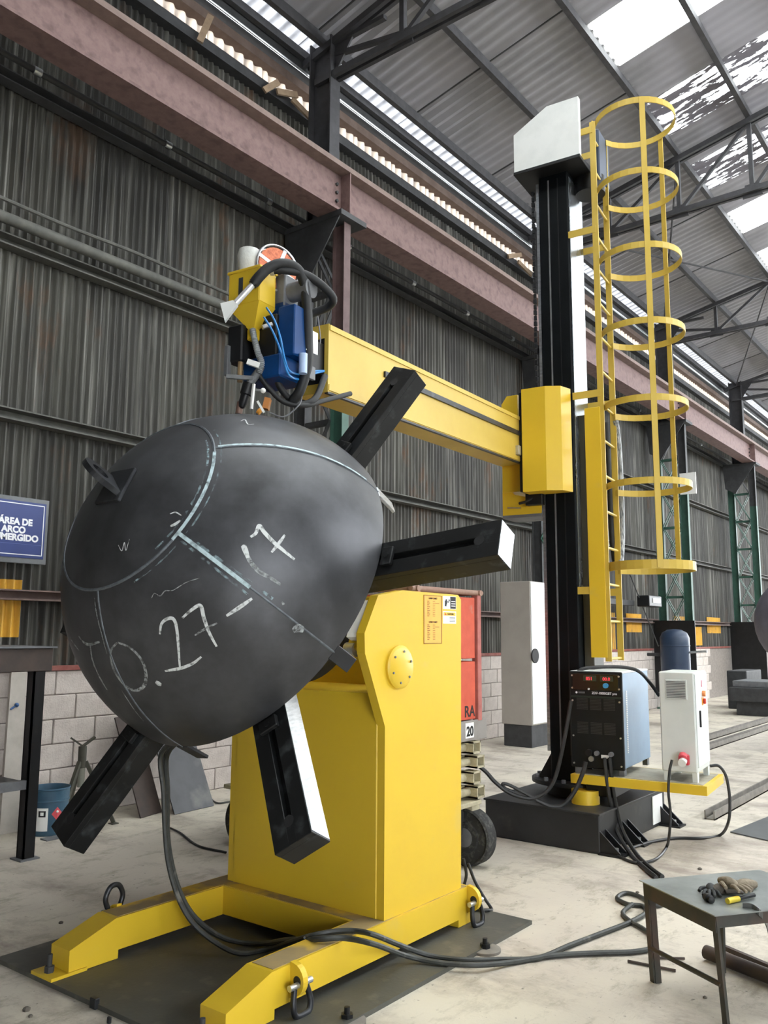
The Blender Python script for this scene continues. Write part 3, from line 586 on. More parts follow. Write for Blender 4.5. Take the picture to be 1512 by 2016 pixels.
# run-off tabs at the seam ends
for s0 in (34.6, -25.4, -85.4):
    an = math.radians(s0); rd = DU * math.cos(an) + DV * math.sin(an); sd = AX.cross(rd)
    m_ = Matrix((rd.to_tuple() + (0,), sd.to_tuple() + (0,), AX.to_tuple() + (0,), (0, 0, 0, 1))).transposed(); m_.translation = DC
    MB(m_).box(DR - .012, DR + .003, -.035, .035, -.13, .005, .002).build('run_off_tab', MILL if s0 < 0 else STEEL, th_)
# lifting lug at the pole
m_ = Matrix((DU.to_tuple() + (0,), DV.to_tuple() + (0,), AX.to_tuple() + (0,), (0, 0, 0, 1))).transposed(); m_.translation = DC + AX * (DR - .004)
lg = MB(m_).box(-.085, .085, -.085, .085, 0, .016, .003).build('lug_pad', MILL, th_)
q = MB(m_ @ Matrix.Rotation(math.radians(-38), 4, 'Z')); n = 20; ro, ri = .085, .042; vv = []; ff = []
out = [(ro * math.cos(math.pi * (1.12 - 1.24 * i / n)), .10 + ro * math.sin(math.pi * (1.12 - 1.24 * i / n))) for i in range(n + 1)]; out[0] = (-.085, .01); out[-1] = (.085, .01)
inn = [(ri * math.cos(math.pi * (1.5 - 2 * i / n)), .105 + ri * math.sin(math.pi * (1.5 - 2 * i / n))) for i in range(n + 1)]
for y in (-.012, .012): vv += [(x, y, z) for x, z in out] + [(x, y, z) for x, z in inn]
k_ = 2 * (n + 1)
for i in range(n):
    for o_, fl in ((0, 1), (k_, 0)): ff.append((o_ + i, o_ + i + 1, o_ + n + 2 + i, o_ + n + 1 + i))
    ff += [(i, i + 1, k_ + i + 1, k_ + i), (n + 1 + i, n + 2 + i, k_ + n + 2 + i, k_ + n + 1 + i)]
for o_ in (0, k_): ff.append((o_, o_ + n + 1, o_ + 2 * n + 1, o_ + n))
ff.append((0, n, k_ + n, k_)); q.add(vv, ff).build('lifting_lug', MILL, lg)
# ------------------------------------------------------------------ column and boom welding manipulator
MC = V((6.6, 3.09, 0)); MT = math.radians(6.3)
ML = Matrix.Translation(MC) @ Matrix.Rotation(MT, 4, 'Z')           # frame of the slewed mast
def onl(px, py, x=None, y=None, z=None):
    """photo pixel -> mast frame, on a plane of that frame"""
    i = ML.inverted(); c = i @ CAM; d = i.to_3x3() @ ray(px, py)
    t = (x - c.x) / d.x if x is not None else (y - c.y) / d.y if y is not None else (z - c.z) / d.z
    return c + d * t
mp_ = thing('welding_manipulator', 'tall black mast with yellow boom and caged yellow ladder', 'manipulator', MC)
BASEB = mat('base_black_paint', '#202123', '#2a2b2d', rough=.5, scale=4, c3='#4a4844', s3=5, lo3=.6, hi3=.8)
MASTM = mat('mast_black_paint', '#0d1012', '#121518', rough=.45, scale=5, spec=.12)
bs = MB().box(5.94, 7.27, 2.62, 3.56, .0, .272, .006).build('base_box', BASEB, mp_)
MB().box(5.93, 7.28, 2.61, 3.57, .266, .28, .002).build('base_top_plate', BASEB, bs)
MB().box(6.98, 7.2, 2.612, 2.62, .03, .25, .002).build('door_panel', WHITE, bs)
for xx in (6.0, 6.42, 7.2):
    for dx in (-.05, .05): MB().prism([(2.62, .01), (2.62, .16), (2.47, .025), (2.47, .01)], 'x', xx + dx - .006, xx + dx + .006).build('anchor_gusset', BLK, bs)
    MB().box(xx - .075, xx + .075, 2.45, 2.63, 0, .014).build('anchor_foot', BLK, bs); MB().cyl((xx, 2.52, .014), (xx, 2.52, .05), .016, 6).build('anchor_bolt', ZINC, bs)
MB(ML).lathe((0, 0, .28), (0, 0, 1), [(0, .1), (0, .24), (.09, .24), (.09, .1)], 40).build('slewing_bearing', BLK, mp_, smooth=True)
fl = MB(ML).lathe((0, 0, .37), (0, 0, 1), [(0, .1), (0, .36), (.03, .36), (.03, .1)], 48).build('turntable_flange', BLK, mp_, smooth=True)
for k in range(12):
    a = 2 * math.pi * k / 12; MB(ML).cyl((.32 * math.cos(a), .32 * math.sin(a), .40), (.32 * math.cos(a), .32 * math.sin(a), .425), .018, 6).build('flange_bolt', GREY, fl)
MB().lathe((6.25, 2.86, .28), (0, 0, 1), [(0, .01), (0, .105), (.1, .105), (.1, .01)], 28).build('drive_cover', YEL, mp_, smooth=True)
MB(ML).box(-.38, .38, -.42, -.2, .34, .43, .004).build('platform_bracket', BLK, mp_)
# mast
ms = MB(ML).box(-.2, .2, -.115, .145, .40, 5.56, .008).build('mast', MASTM, mp_)
for s_ in (-1, 1): MB(ML).prism([(.145, .40), (.145, .62), (.26, .42), (.26, .40)], 'x', s_ * .15 - .006, s_ * .15 + .006).build('foot_gusset', BLK, ms); MB(ML).prism([(-.115, .40), (-.115, .62), (-.23, .42), (-.23, .40)], 'x', s_ * .15 - .006, s_ * .15 + .006).build('foot_gusset', BLK, ms)
MB(ML).box(-.207, -.2, .05, .062, .6, 5.5).build('front_way', GREY, ms); MB(ML).box(-.205, -.2, -.03, -.022, .6, 5.5).build('weld_line', BLK, ms)
MB(ML).box(-.18, .17, -.125, -.115, 1.9, 5.5, .002).build('machined_way', mat('ground_steel_way', '#a4aab0', '#7f868d', rough=.25, metal=.9, scale=3, stretch=(1, 1, .4), rvar=.1), ms)
MB(ML).box(-.09, .17, -.2, -.118, .75, 3.38, .006).build('cable_duct', mat('olive_grey_duct', '#45443b', '#3c3b33', rough=.5, scale=3), ms)
MB(ML).box(-.195, -.17, .147, .172, .62, 5.5).build('guide_rod', STEEL, ms)
def chain(y, z0, z1, name):
    q = MB(ML); n = int((z1 - z0) / .05)
    for k in range(n): q.box(-.19 + (.006 if k % 2 else 0), -.16 - (.006 if k % 2 else 0), y, y + .026, z0 + k * .05 + .004, z0 + k * .05 + .046, .003)
    o = q.build(name, MILL, ms); o['kind'] = 'stuff'; return o
chain(.195, 3.6, 5.5, 'lift_chain'); chain(.115, 3.6, 5.5, 'lift_chain')
hs = MB(ML).box(-.36, .3, -.285, .315, 5.545, 5.575, .003).build('head_plate', BLK, mp_)
MB(ML).prism([(-.28, 5.575), (.31, 5.575), (.31, 5.93), (.0, 6.105), (-.28, 6.105)], 'x', -.352, -.30).build('drive_housing', WHITE, mp_)
MB(ML).box(-.05, .25, -.36, -.29, 5.5, 5.95, .01).build('lift_motor', NAVY, mp_); MB(ML).cyl((.05, -.24, 5.4), (.05, -.24, 5.55), .13, 24).build('gearbox', BLK, mp_, smooth=True)
# carriage
MB(ML).box(-.26, .26, .15, .30, 2.62, 3.6, .006).build('carriage_plate', BLK, mp_); MB(ML).box(-.37, -.21, .13, .30, 2.72, 3.57, .004).build('carriage_side', BLK, mp_)
q = MB(ML); q.prism([(-.21, .262), (-.40, .262), (-.40, .055), (-.34, -.06), (-.21, -.1)], 'z', 2.71, 3.585); q.build('carriage_cover', YEL, mp_)
q = MB(ML); q.prism([(.37, 3.33), (.52, 3.33), (.52, 3.53), (.47, 3.60), (.37, 3.60)], 'x', -.22, .15); q.build('upper_motor_guard', YEL, mp_)
q = MB(ML); q.prism([(.36, 2.75), (.52, 2.75), (.52, 3.02), (.36, 3.02)], 'x', -.22, .1); q.build('lower_motor_guard', YEL, mp_)
q = MB(ML); q.prism([(.18, 2.555), (.53, 2.555), (.53, 2.84), (.42, 2.73), (.3, 2.70), (.18, 2.655)], 'x', -.2, -.19); cg = q.build('cable_guard', YEL, mp_)
MB(ML).box(-.2, .1, .18, .53, 2.53, 2.555).build('guard_shelf', GREY, mp_)
MB(ML).tube([(-.24, .36, 2.645), (-.26, .30, 2.65), (-.25, .24, 2.675), (-.24, .19, 2.70)], .012, 8).build('cable_stub', BLKR, cg, smooth=True); MB(ML).cyl((-.21, .48, 2.62), (-.21, .36, 2.61), .006, 8).build('clamp_rod', ZINC, cg)
MB(ML).box(-.45, -.4, .27, .31, 3.02, 3.1, .004).build('limit_switch', ZINC, mp_)
# boom, drooping a little towards its tip
def bl(x, y, z): return (x, y, z + .034 * (x + .3))
def bbox(x0, x1, y0, y1, z0, z1):
    vv = [bl(x, y, z) for x in (x0, x1) for y in (y0, y1) for z in (z0, z1)]
    return MB(ML).add(vv, [(0, 1, 3, 2), (4, 6, 7, 5), (0, 4, 5, 1), (2, 3, 7, 6), (0, 2, 6, 4), (1, 5, 7, 3)])
bo = bbox(-3.15, .9, .30, .53, 2.98, 3.365).build('boom', YELP, mp_)
bbox(-3.15, .9, .292, .30, 3.335, 3.365).build('boom_flange_strip', YELP, bo); bbox(-3.15, .9, .294, .30, 2.985, 3.02).build('boom_flange_strip', YELP, bo)
bbox(-2.56, .9, .285, .30, 3.20, 3.235).build('boom_rack', MILL, bo); bbox(-3.15, .9, .302, .325, 2.968, 2.98).build('boom_underside_rail', MILL, bo)
bbox(-3.158, -3.15, .298, .325, 2.975, 3.37).build('end_flange', YELP, bo); bbox(-3.158, -3.15, .505, .532, 2.975, 3.37).build('end_flange', YELP, bo); bbox(-3.158, -3.15, .32, .51, 3.29, 3.37).build('end_flange', YELP, bo); bbox(-3.158, -3.15, .32, .51, 2.975, 3.03).build('end_flange', YELP, bo)
bbox(-3.154, -3.149, .325, .505, 3.03, 3.29).build('end_socket', BLK, bo)
# ladder with cage
ld = MB(ML).box(-.2, -.188, -.375, -.325, 1.34, 5.93).build('ladder', YELP, mp_, label='yellow caged ladder')
MB(ML).box(.174, .186, -.365, -.315, 1.34, 5.9).build('stile', YELP, ld)
for k in range(16):
    z = 1.36 + .295 * k; MB(ML).cyl((-.19, -.349, z), (.18, -.339, z), .011, 10).build('rung', YELP, ld, smooth=True)
HZ = [5.92, 5.30, 4.66, 4.025, 3.395, 2.735, 2.085]
for z in HZ:
    c = (0.0, -.66); r = .34; pts = []
    for i in range(29):
        a = math.radians(118 + (422 - 118) * i / 28); pts.append((c[0] + r * math.cos(a), c[1] + r * math.sin(a) * .98, z))
    MB(ML).bend([(-.19, -.345, z)] + pts + [(.18, -.335, z)], (0, 0, 1), .052 if z != 2.085 else .07, .007).build('cage_hoop', YELP, ld)
for an in (205, 335):
    a = math.radians(an); p = (.346 * math.cos(a), -.66 + .34 * math.sin(a)); t = V((-math.sin(a), math.cos(a), 0))
    MB(ML).beam((p[0], p[1], 2.06), (p[0], p[1], 5.94), .045, .007, (math.cos(a), math.sin(a), 0)).build('cage_strap', YELP, ld)
for z in (1.9, 3.52, 4.95, 5.86):
    MB(ML).box(-.205, -.195, -.35, -.115, z - .03, z + .03).build('ladder_bracket', YELP, ld); MB(ML).box(.175, .185, -.345, -.115, z - .03, z + .03).build('ladder_bracket', YELP, ld)
MB(ML).box(-.215, -.203, -.345, -.215, 1.37, 3.40, .002).build('cover_plate', YEL, ld)
# platform
pl = MB(ML).box(-.44, .2, -1.09, -.1, .43, .495).build('equipment_platform', YEL, mp_)
MB(ML).box(-.41, .17, -1.06, -.13, .494, .498).build('platform_deck', mat('chequer_deck', '#a39d8c', '#8d8778', rough=.7, scale=9), pl)
# long cables hanging behind the ladder
tag(MB(ML).tube([onl(x, y_, y=-.30) for x, y_ in ((1193, 832), (1197, 900), (1201, 980), (1205, 1060), (1210, 1105))], .022, 10).build('mast_cable', BLKR, smooth=True), 'thick black cable hanging behind the ladder stile', 'cable')
tag(MB(ML).tube([onl(x, y_, y=-.36) for x, y_ in ((1212, 828), (1218, 880), (1222, 960), (1224, 1050), (1222, 1108))], .026, 10).build('mast_cable', mat('white_striped_cable', '#4c5052', '#c4c8ca', rough=.5, scale=30, stretch=(3, 3, .3)), smooth=True), 'pale streaked cable hanging in the ladder cage', 'cable')
# ------------------------------------------------------------------ welding power source on the platform
pw = thing('welding_power_source', 'black fronted welding power source with light blue sides', 'welder', ML @ V((0, -.3, .497)))
bodyb = MB(ML).box(-.38, .4, -.495, -.1, .55, 1.262, .006).build('casing', LBLUE, pw)
MB(ML).box(-.385, .4, -.498, -.097, 1.255, 1.27, .004).build('lid', WHITE, pw)
fx = -.40
FRB = mat('welder_front_black', '#0f1213', '#14181a', rough=.5, scale=8, spec=.3)
MB(ML).box(fx, -.375, -.505, -.095, .545, 1.268, .006).build('front_panel', FRB, pw)
MB(ML).box(fx - .006, fx, -.48, -.12, 1.125, 1.25, .003).build('control_panel', mat('control_panel_black', '#101214', rough=.25), pw)
GRN = mat('display_bezel', '#2c3a2c', rough=.3); LED = mat('red_led_digits', '#e03a4a', rough=.4, emit=1.2)
for y in (-.26, -.39):
    d_ = MB(ML).box(fx - .010, fx - .006, y - .05, y + .05, 1.195, 1.237, .001).build('display', GRN, pw)
    text('851' if y > -.3 else '00.0', LED, d_, ML @ V((fx - .0108, y + .03, 1.203)), ML.to_3x3() @ V((0, -1, 0)), (0, 0, 1), .034, 'digits')
MB(ML).cyl((fx - .006, -.385, 1.165), (fx - .03, -.385, 1.165), .019, 18).build('knob', mat('blue_knob', '#3b8fc0', rough=.35), pw, smooth=True)
MB(ML).cyl((fx - .006, -.25, 1.135), (fx - .012, -.25, 1.135), .008, 12).build('button', PAPER, pw)
text('ZD7-1000IGBT pro', LETTER, pw, ML @ V((fx - .001, -.27, 1.098)), ML.to_3x3() @ V((0, -1, 0)), (0, 0, 1), .024, bold=.0006)
MB(ML).box(fx - .0015, fx, -.215, -.165, 1.1, 1.113).build('maker_mark', GREY, pw)
MB(ML).cyl((fx - .0015, -.15, 1.106), (fx, -.15, 1.106), .008, 12).build('logo', LETTER, pw)
MB(ML).box(fx - .004, fx, -.495, -.105, 1.068, 1.082).build('trim_bar', mat('dark_green_trim', '#1d2f2a', rough=.4), pw)
LV = mat('louvre_black', '#2a2c2e', rough=.4); lv0 = None
for c in range(3):
    for r in list(range(8)) + list(range(16, 24)):
        y0 = -.15 - c * .105
        MB(ML).box(fx - .004, fx, y0 - .085, y0, .80 + r * .0112, .806 + r * .0112).build('louvre', LV, pw)
for y in (-.118, -.482):
    for z in (.78, 1.045, 1.14, 1.235, .575): MB(ML).cyl((fx - .007, y, z), (fx, y, z), .007, 8).build('screw', ZINC, pw)
for y, r_ in ((-.24, .026), (-.30, .018), (-.41, .018)): MB(ML).cyl((fx - .03, y, .66), (fx, y, .66), r_, 14).build('socket', GREY if r_ < .02 else BLK, pw, smooth=True)
MB(ML).box(fx - .003, fx, -.39, -.33, .625, .65).build('rating_label', PAPER, pw); MB(ML).cyl((fx - .02, -.255, .615), (fx, -.255, .615), .02, 12).build('socket', ZINC, pw, smooth=True)
for i in range(34): MB(ML).box(-.28, -.25, -.4985, -.495, .66 + i * .0138, .668 + i * .0138).build('side_louvre', WHITE, pw)
for x in (-.33, .34):
    for y in (-.47, -.13): MB(ML).box(x - .03, x + .03, y - .02, y + .02, .497, .552).build('foot', GREY, pw)
# ------------------------------------------------------------------ control cabinet
cb = thing('control_cabinet', 'pale grey control cabinet with red plug standing on the yellow platform', 'cabinet', ML @ V((-.12, -.89, .497)))
CABM = mat('cabinet_grey', '#d2d6d3', '#c9cecb', rough=.4, scale=3)
MB(ML).box(-.35, .1, -1.015, -.765, .565, 1.28, .008).build('casing', CABM, cb)
dn = MB(ML).box(-.33, .085, -1.022, -1.014, .6, 1.268, .003).build('door', CABM, cb)
vt = MB(ML).box(-.356, -.349, -.965, -.81, 1.08, 1.225, .003).build('vent_grille', CABM, cb)
for k in range(11): MB(ML).box(-.361, -.355, -.955, -.82, 1.092 + k * .0115, 1.097 + k * .0115).build('slat', GREY, vt)
sk = MB(ML).box(-.385, -.35, -.965, -.89, .62, .695, .008).build('power_socket', mat('socket_red', '#b8323f', rough=.4), cb); MB(ML).cyl((-.43, -.925, .64), (-.38, -.925, .655), .028, 16).build('plug', WHITE, sk, smooth=True); MB(ML).cyl((-.40, -.925, .672), (-.375, -.925, .69), .03, 16).build('socket_cap', mat('cap_red', '#d24a55', rough=.4), sk, smooth=True)
MB(ML).box(-.13, -.08, -1.026, -1.021, 1.165, 1.215, .002).build('red_lamp', mat('lamp_red', '#c02c4a', rough=.3), cb)
MB(ML).cyl((-.09, -1.02, 1.115), (-.09, -1.045, 1.115), .022, 16).build('push_button', mat('button_orange', '#d8854a', rough=.4), cb, smooth=True)
mn = MB(ML).box(-.13, -.05, -1.026, -1.021, 1.03, 1.09, .002).build('main_switch_plate', mat('switch_orange', '#e39a3a', rough=.4), cb); MB(ML).box(-.1, -.075, -1.045, -1.026, 1.04, 1.08, .003).build('switch_handle', mat('switch_red', '#c33f2f', rough=.4), mn)
MB(ML).box(-.24, -.225, -1.034, -1.022, .88, 1.0, .003).build('door_handle', BLK, cb)
for x in (-.34, .05):
    for y in (-1.01, -.81): MB(ML).prism([(x, .497), (x + .045, .497), (x + .06, .566), (x - .005, .566)], 'y', y, y + .035).build('leg', CABM, cb)
# ------------------------------------------------------------------ submerged-arc welding head at the boom tip
HD = ML @ V((-3.64, .42, 0))              # the head hangs on this upright line
def hp(px, py, dx=0, dy=0):
    """photo pixel -> point in the upright plane of the head, moved dx along the boom and dy across it"""
    p = upright(V((HD.x, HD.y, 0)) + ML.to_3x3() @ V((dx, dy, 0)), px, py); return p
wh = thing('flux_arc_welding_unit', 'submerged arc welding head with yellow flux hopper on the boom tip', 'welding unit', ML @ V((-3.3, .42, 2.9)))
H3 = ML.to_3x3()
def hbox(px0, py0, px1, py1, dx0, dx1, m, name, b=.004, parent=None, dy=0):
    """block whose face towards the camera covers the pixel box, in the mast frame: y from the pixels, x from dx0 to dx1"""
    a, c = onl(px0, py0, x=-3.64 + dx0), onl(px1, py1, x=-3.64 + dx0)
    return MB(ML).box(-3.64 + dx0, -3.64 + dx1, a.y, c.y, c.z, a.z, b).build(name, m, parent or wh)
# carrier from the boom end and cross slides
MB(ML).box(-3.45, -3.15, .33, .50, 2.98, 3.16, .006).build('cross_slide', BLK, wh)
MB(ML).box(-3.56, -3.40, .30, .52, 2.84, 3.27, .008).build('slide_body', BLUEP, wh); MB(ML).box(-3.64, -3.45, .255, .50, 2.835, 2.955, .008).build('lower_housing', BLUEP, wh)
MB(ML).box(-3.60, -3.44, .20, .31, 2.95, 3.22, .006).build('wire_feeder', BLUEP, wh); MB(ML).box(-3.62, -3.5, .30, .45, 2.90, 3.18, .006).build('feeder_backplate', BLK, wh)
MB(ML).box(-3.70, -3.56, .46, .56, 2.93, 3.13, .008).build('feed_motor', BLK, wh)
MB(ML).box(-3.72, -3.69, .535, .56, 2.86, 3.02, .002).build('adjusting_bracket', GREY, wh)
MB(ML).box(-3.50, -3.40, .195, .203, 3.0, 3.12, .001).build('name_plate', WHITE, wh); MB(ML).box(-3.46, -3.41, .2, .22, 2.86, 2.93, .002).build('cable_clamp', GREY, wh)
MB(ML).cyl((-3.50, .30, 3.33), (-3.50, .17, 3.33), .052, 20).build('drive_motor', GREY, wh, smooth=True); MB(ML).box(-3.56, -3.44, .30, .38, 3.24, 3.42, .006).build('motor_gearbox', GREY, wh)
MB(ML).cyl((-3.54, .185, 2.86), (-3.54, .185, 2.965), .022, 14).build('air_cylinder', mat('pale_blue_cylinder', '#a9bede', rough=.35), wh, smooth=True)
# flux hopper
hx0, hx1, hy0, hy1 = -3.71, -3.575, .345, .555
hop = MB(ML).box(hx0, hx1, hy0, hy1, 3.225, 3.41, .006).build('flux_hopper', YEL, wh)
q = MB(ML); tz_, bz = 3.226, 3.105; cx_, cy_ = -3.645, .43
top = [(hx0, hy0, tz_), (hx1, hy0, tz_), (hx1, hy1, tz_), (hx0, hy1, tz_)]; bot = [(cx_ - .02, cy_ - .02, bz), (cx_ + .02, cy_ - .02, bz), (cx_ + .02, cy_ + .02, bz), (cx_ - .02, cy_ + .02, bz)]
q.add(top + bot, [(0, 1, 2, 3), (7, 6, 5, 4)] + [(i, (i + 1) % 4, (i + 1) % 4 + 4, i + 4) for i in range(4)]); q.build('hopper_cone', YEL, hop)
MB(ML).box(hx0 - .006, hx1 + .006, hy0 - .006, hy1 + .006, 3.405, 3.42, .003).build('hopper_lid', YEL, hop)
MB(ML).box(-3.7115, -3.7085, .455, .485, 3.26, 3.375, .001).build('sight_glass', mat('sight_glass_dark', '#3a3f40', rough=.15), hop)
MB(ML).box(-3.67, -3.62, .405, .455, 3.045, 3.108, .006).build('hopper_valve', YEL, wh)
MB(ML).cyl((-3.66, .36, 3.10), (-3.62, .33, 3.125), .013, 10).build('valve_cylinder', ZINC, wh, smooth=True)
BAG = mat('clear_plastic_bag', '#d6d8d4', '#c4c6c2', rough=.35, scale=14, bump=.4, bscale=30)
MB(ML).lathe((-3.645, .475, 3.42), (0, 0, 1), [(0, .02), (0, .052), (.05, .058), (.1, .062), (.13, .055), (.142, .03), (.144, .01)], 18).build('plastic_bottle', BAG, wh, smooth=True)
# wire spool
scn = ML @ V((-3.54, .385, 3.46)); sdir = (H3 @ V((-.35, -1, .05))).normalized()
spm = MB().lathe(scn - sdir * .03, sdir, [(0, .02), (0, .115), (.06, .115), (.06, .02)], 36).build('wire_spool', mat('copper_wire', '#b5694a', '#8f4d38', rough=.35, metal=.6, scale=60), wh, smooth=True)
for t_ in (-.036, .03):
    sa = sdir.orthogonal().normalized(); sb_ = sdir.cross(sa)
    MB().tube([scn + sdir * t_ + (sa * math.cos(2 * math.pi * i / 32) + sb_ * math.sin(2 * math.pi * i / 32)) * .128 for i in range(33)], .006, 8, 1, False).build('spool_rim', ZINC, spm, smooth=True)
    for k in range(4):
        a = math.pi * k / 2 + .4; MB().beam(scn + sdir * t_, scn + sdir * t_ + (sa * math.cos(a) + sb_ * math.sin(a)) * .125, .02, .004, sdir).build('spoke', ZINC, spm)
MB().cyl(scn - sdir * .05, scn + sdir * .055, .035, 18).build('spool_hub', BLK, spm, smooth=True)
# suction tube, nozzle and hoses
tu = MB().cyl(hp(500, 558, -.12, -.05), hp(464, 597, -.12, -.05), .0165, 16).build('suction_tube', mat('polished_tube', '#eceef0', rough=.2, metal=.5), wh, smooth=True)
a, b = hp(464, 597, -.12, -.05), hp(448, 612, -.12, -.05)
q = MB(); d = (b - a).normalized(); u_ = CR.copy(); u_ = (u_ - d * u_.dot(d)).normalized(); n_ = d.cross(u_)
q.add([a - u_ * .016 - n_ * .014, a + u_ * .016 - n_ * .014, a + u_ * .016 + n_ * .014, a - u_ * .016 + n_ * .014, b - u_ * .05 - n_ * .012, b + u_ * .035 + d * .05 - n_ * .012, b + u_ * .035 + d * .05 + n_ * .012, b - u_ * .05 + n_ * .012], [(0, 1, 2, 3), (7, 6, 5, 4), (0, 4, 5, 1), (1, 5, 6, 2), (2, 6, 7, 3), (3, 7, 4, 0)]); q.build('suction_nozzle', WHITE, tu)
MB().cyl(hp(501, 557, -.12, -.05), hp(497, 561, -.12, -.05), .024, 16).build('hose_clamp', BLK, tu, smooth=True)
MB().tube([hp(500, 558, -.12, -.05), hp(512, 543, -.12, -.06), hp(530, 527, -.1, -.07), hp(555, 519, -.06, -.1), hp(582, 527, 0, -.12), hp(597, 552, .04, -.12), hp(604, 600, .06, -.1), hp(606, 660, .08, -.1), hp(605, 720, .1, -.08), hp(590, 770, .1, -.05), hp(575, 790, .1, 0)], .027, 12).build('suction_hose', BLKR, wh, smooth=True)
MB().tube([hp(536, 532, -.06, -.07), hp(560, 532, -.04, -.1), hp(600, 540, .02, -.1), hp(634, 562, .05, -.05), hp(656, 588, .08, 0), hp(645, 605, .12, .05), hp(615, 618, .15, .05), hp(590, 640, .15, .05)], .022, 12).build('recovery_hose', BLKR, wh, smooth=True)
MB().cyl(hp(532, 532, -.06, -.07), hp(540, 532, -.06, -.07), .027, 14).build('hose_collar', CREAM, wh, smooth=True)
cn = [hp(497, 648, -.03, -.02), hp(502, 672, -.04, -.02), hp(508, 695, -.05, -.02), hp(515, 715, -.05, -.02), hp(510, 735, -.04, -.02)]
MB().tube(cn, lambda t: .015 + .003 * math.sin(t * 160), 10, 20).build('flux_conduit', mat('grey_conduit', '#9a9fa0', rough=.4, metal=.3), wh, smooth=True)
AIR = mat('blue_air_hose', '#2a7fc4', rough=.35)
MB().tube([hp(525, 606, -.05, -.1), hp(540, 630, -.05, -.2), hp(552, 665, -.04, -.25), hp(560, 705, 0, -.25), hp(570, 730, .05, -.24), hp(592, 737, .2, -.2), hp(618, 731, .4, -.14), hp(638, 730, .48, -.12)], .0055, 8).build('air_hose', AIR, wh, smooth=True)
MB().tube([hp(520, 625, -.05, -.1), hp(538, 655, -.05, -.2), hp(556, 700, 0, -.25), hp(568, 737, .05, -.24), hp(592, 747, .2, -.2), hp(618, 736, .4, -.14), hp(638, 731, .48, -.12)], .0055, 8).build('air_hose', AIR, wh, smooth=True)
MB().tube([hp(508, 735, -.03, 0), hp(530, 765, 0, 0), hp(560, 792, .05, 0), hp(600, 798, .15, 0), hp(640, 788, .3, .02), hp(690, 775, .5, .05)], .014, 10).build('welding_cable', BLKR, wh, smooth=True)
MB().tube([hp(540, 725, .02, .03), hp(553, 765, .05, .03), hp(585, 795, .12, .03), hp(620, 785, .2, .03), hp(640, 740, .35, .03)], .018, 10).build('welding_cable', BLKR, wh, smooth=True)
MB().tube([hp(590, 740, .1, -.03), hp(594, 770, .1, -.03), hp(590, 795, .06, -.03), hp(560, 820, 0, -.03), hp(530, 812, -.05, -.03)], .004, 6).build('sensor_wire', GREY, wh, smooth=True)
MB().tube([hp(622, 605, .3, 0), hp(628, 640, .36, 0), hp(630, 680, .4, 0), hp(614, 710, .4, 0)], .004, 6).build('sensor_wire', ZINC, wh, smooth=True)
# torch stack
tr = MB().cyl(hp(516, 722, -.03, 0), hp(487, 762, -.04, 0), .02, 14).build('torch_arm', GREY, wh, smooth=True)
MB().cyl(hp(476, 650, -.03, .06), hp(472, 752, -.03, .04), .014, 12).build('slide_rod', mat('bronze_rod', '#a88e6a', rough=.35, metal=.5), wh, smooth=True); MB().beam(hp(446, 741, -.05, 0), hp(500, 745, -.05, 0), .02, .02).build('cross_bar', ZINC, wh)
MB().beam(hp(487, 712, -.07, 0), hp(511, 720, -.07, 0), .02, .028).build('white_tag', PAPER, wh)
MB().lathe(hp(490, 755, -.04, 0), (hp(474, 808, -.04, 0) - hp(490, 755, -.04, 0)), [(0, .01), (0, .03), (.06, .03), (.065, .024), (.11, .022), (.13, .014), (.135, .005)], 20).build('torch_body', BLK, wh, smooth=True)
MB().cyl(hp(474, 792, -.04, .03), hp(470, 815, -.04, .03), .018, 14).build('contact_nozzle', mat('brown_nozzle', '#7a5f52', rough=.5), wh, smooth=True)
MB().beam(hp(500, 756, -.07, -.02), hp(495, 805, -.07, -.02), .012, .012).build('guide_bar', PAPER, wh); MB().beam(hp(507, 790, -.07, -.02), hp(520, 812, -.07, -.02), .012, .012).build('guide_bar', PAPER, wh)
MB().ball(hp(518, 769, -.05, -.02), .014, 8).build('adjusting_knob', PAPER, wh, smooth=True); MB().cyl(hp(504, 768, -.05, -.01), hp(518, 769, -.05, -.02), .006, 8).build('adjusting_screw', ZINC, wh)
MB().beam(hp(528, 785, -.02, 0), hp(523, 806, -.02, 0), .05, .03).build('orange_guard', mat('orange_guard_paint', '#b5763c', rough=.5), wh); MB().cyl(hp(508, 808, -.05, 0), hp(513, 812, -.05, 0), .016, 12).build('laser_pointer', mat('amber_lens', '#e29a3c', rough=.2), wh, smooth=True)
# ------------------------------------------------------------------ scissor lift behind the positioner
lf = thing('scissor_lift', 'scissor lift with orange basket panels folded behind the positioner', 'scissor lift', (4.8, 4.1, 0))
X0, X1, Y0_, Y1_ = 4.42, 5.2, 3.15, 4.95
MB().box(X0, X1, Y0_, Y1_, .84, .955, .006).build('deck', GREY, lf)
MB().box(X0, X1 + .07, Y0_ - .012, Y0_, .83, .965, .003).build('deck_end_plate', mat('deck_grey', '#8b8682', '#7d7874', rough=.6, scale=6), lf)
for y in (Y0_ - .001, Y1_ - .03):
    for z0, z1 in ((.97, 1.36), (1.38, 1.80)): MB().box(X0 + .05, X1 - .06, y, y + .03, z0, z1, .004).build('basket_panel', ORNG, lf)
for x in (X0, X1 - .03):
    for z0, z1 in ((.97, 1.36), (1.38, 1.80)): MB().box(x, x + .03, Y0_ + .05, Y1_ - .06, z0, z1, .004).build('basket_panel', ORNG, lf)
for x in (X0 - .005, X1 - .045):
    for y in (Y0_ - .015, Y1_ - .04): MB().box(x, x + .05, y, y + .05, .955, 1.82, .004).build('corner_post', PINK, lf)
RAIL = mat('weathered_rail', '#8a6a5c', '#9a8272', rough=.7, scale=9)
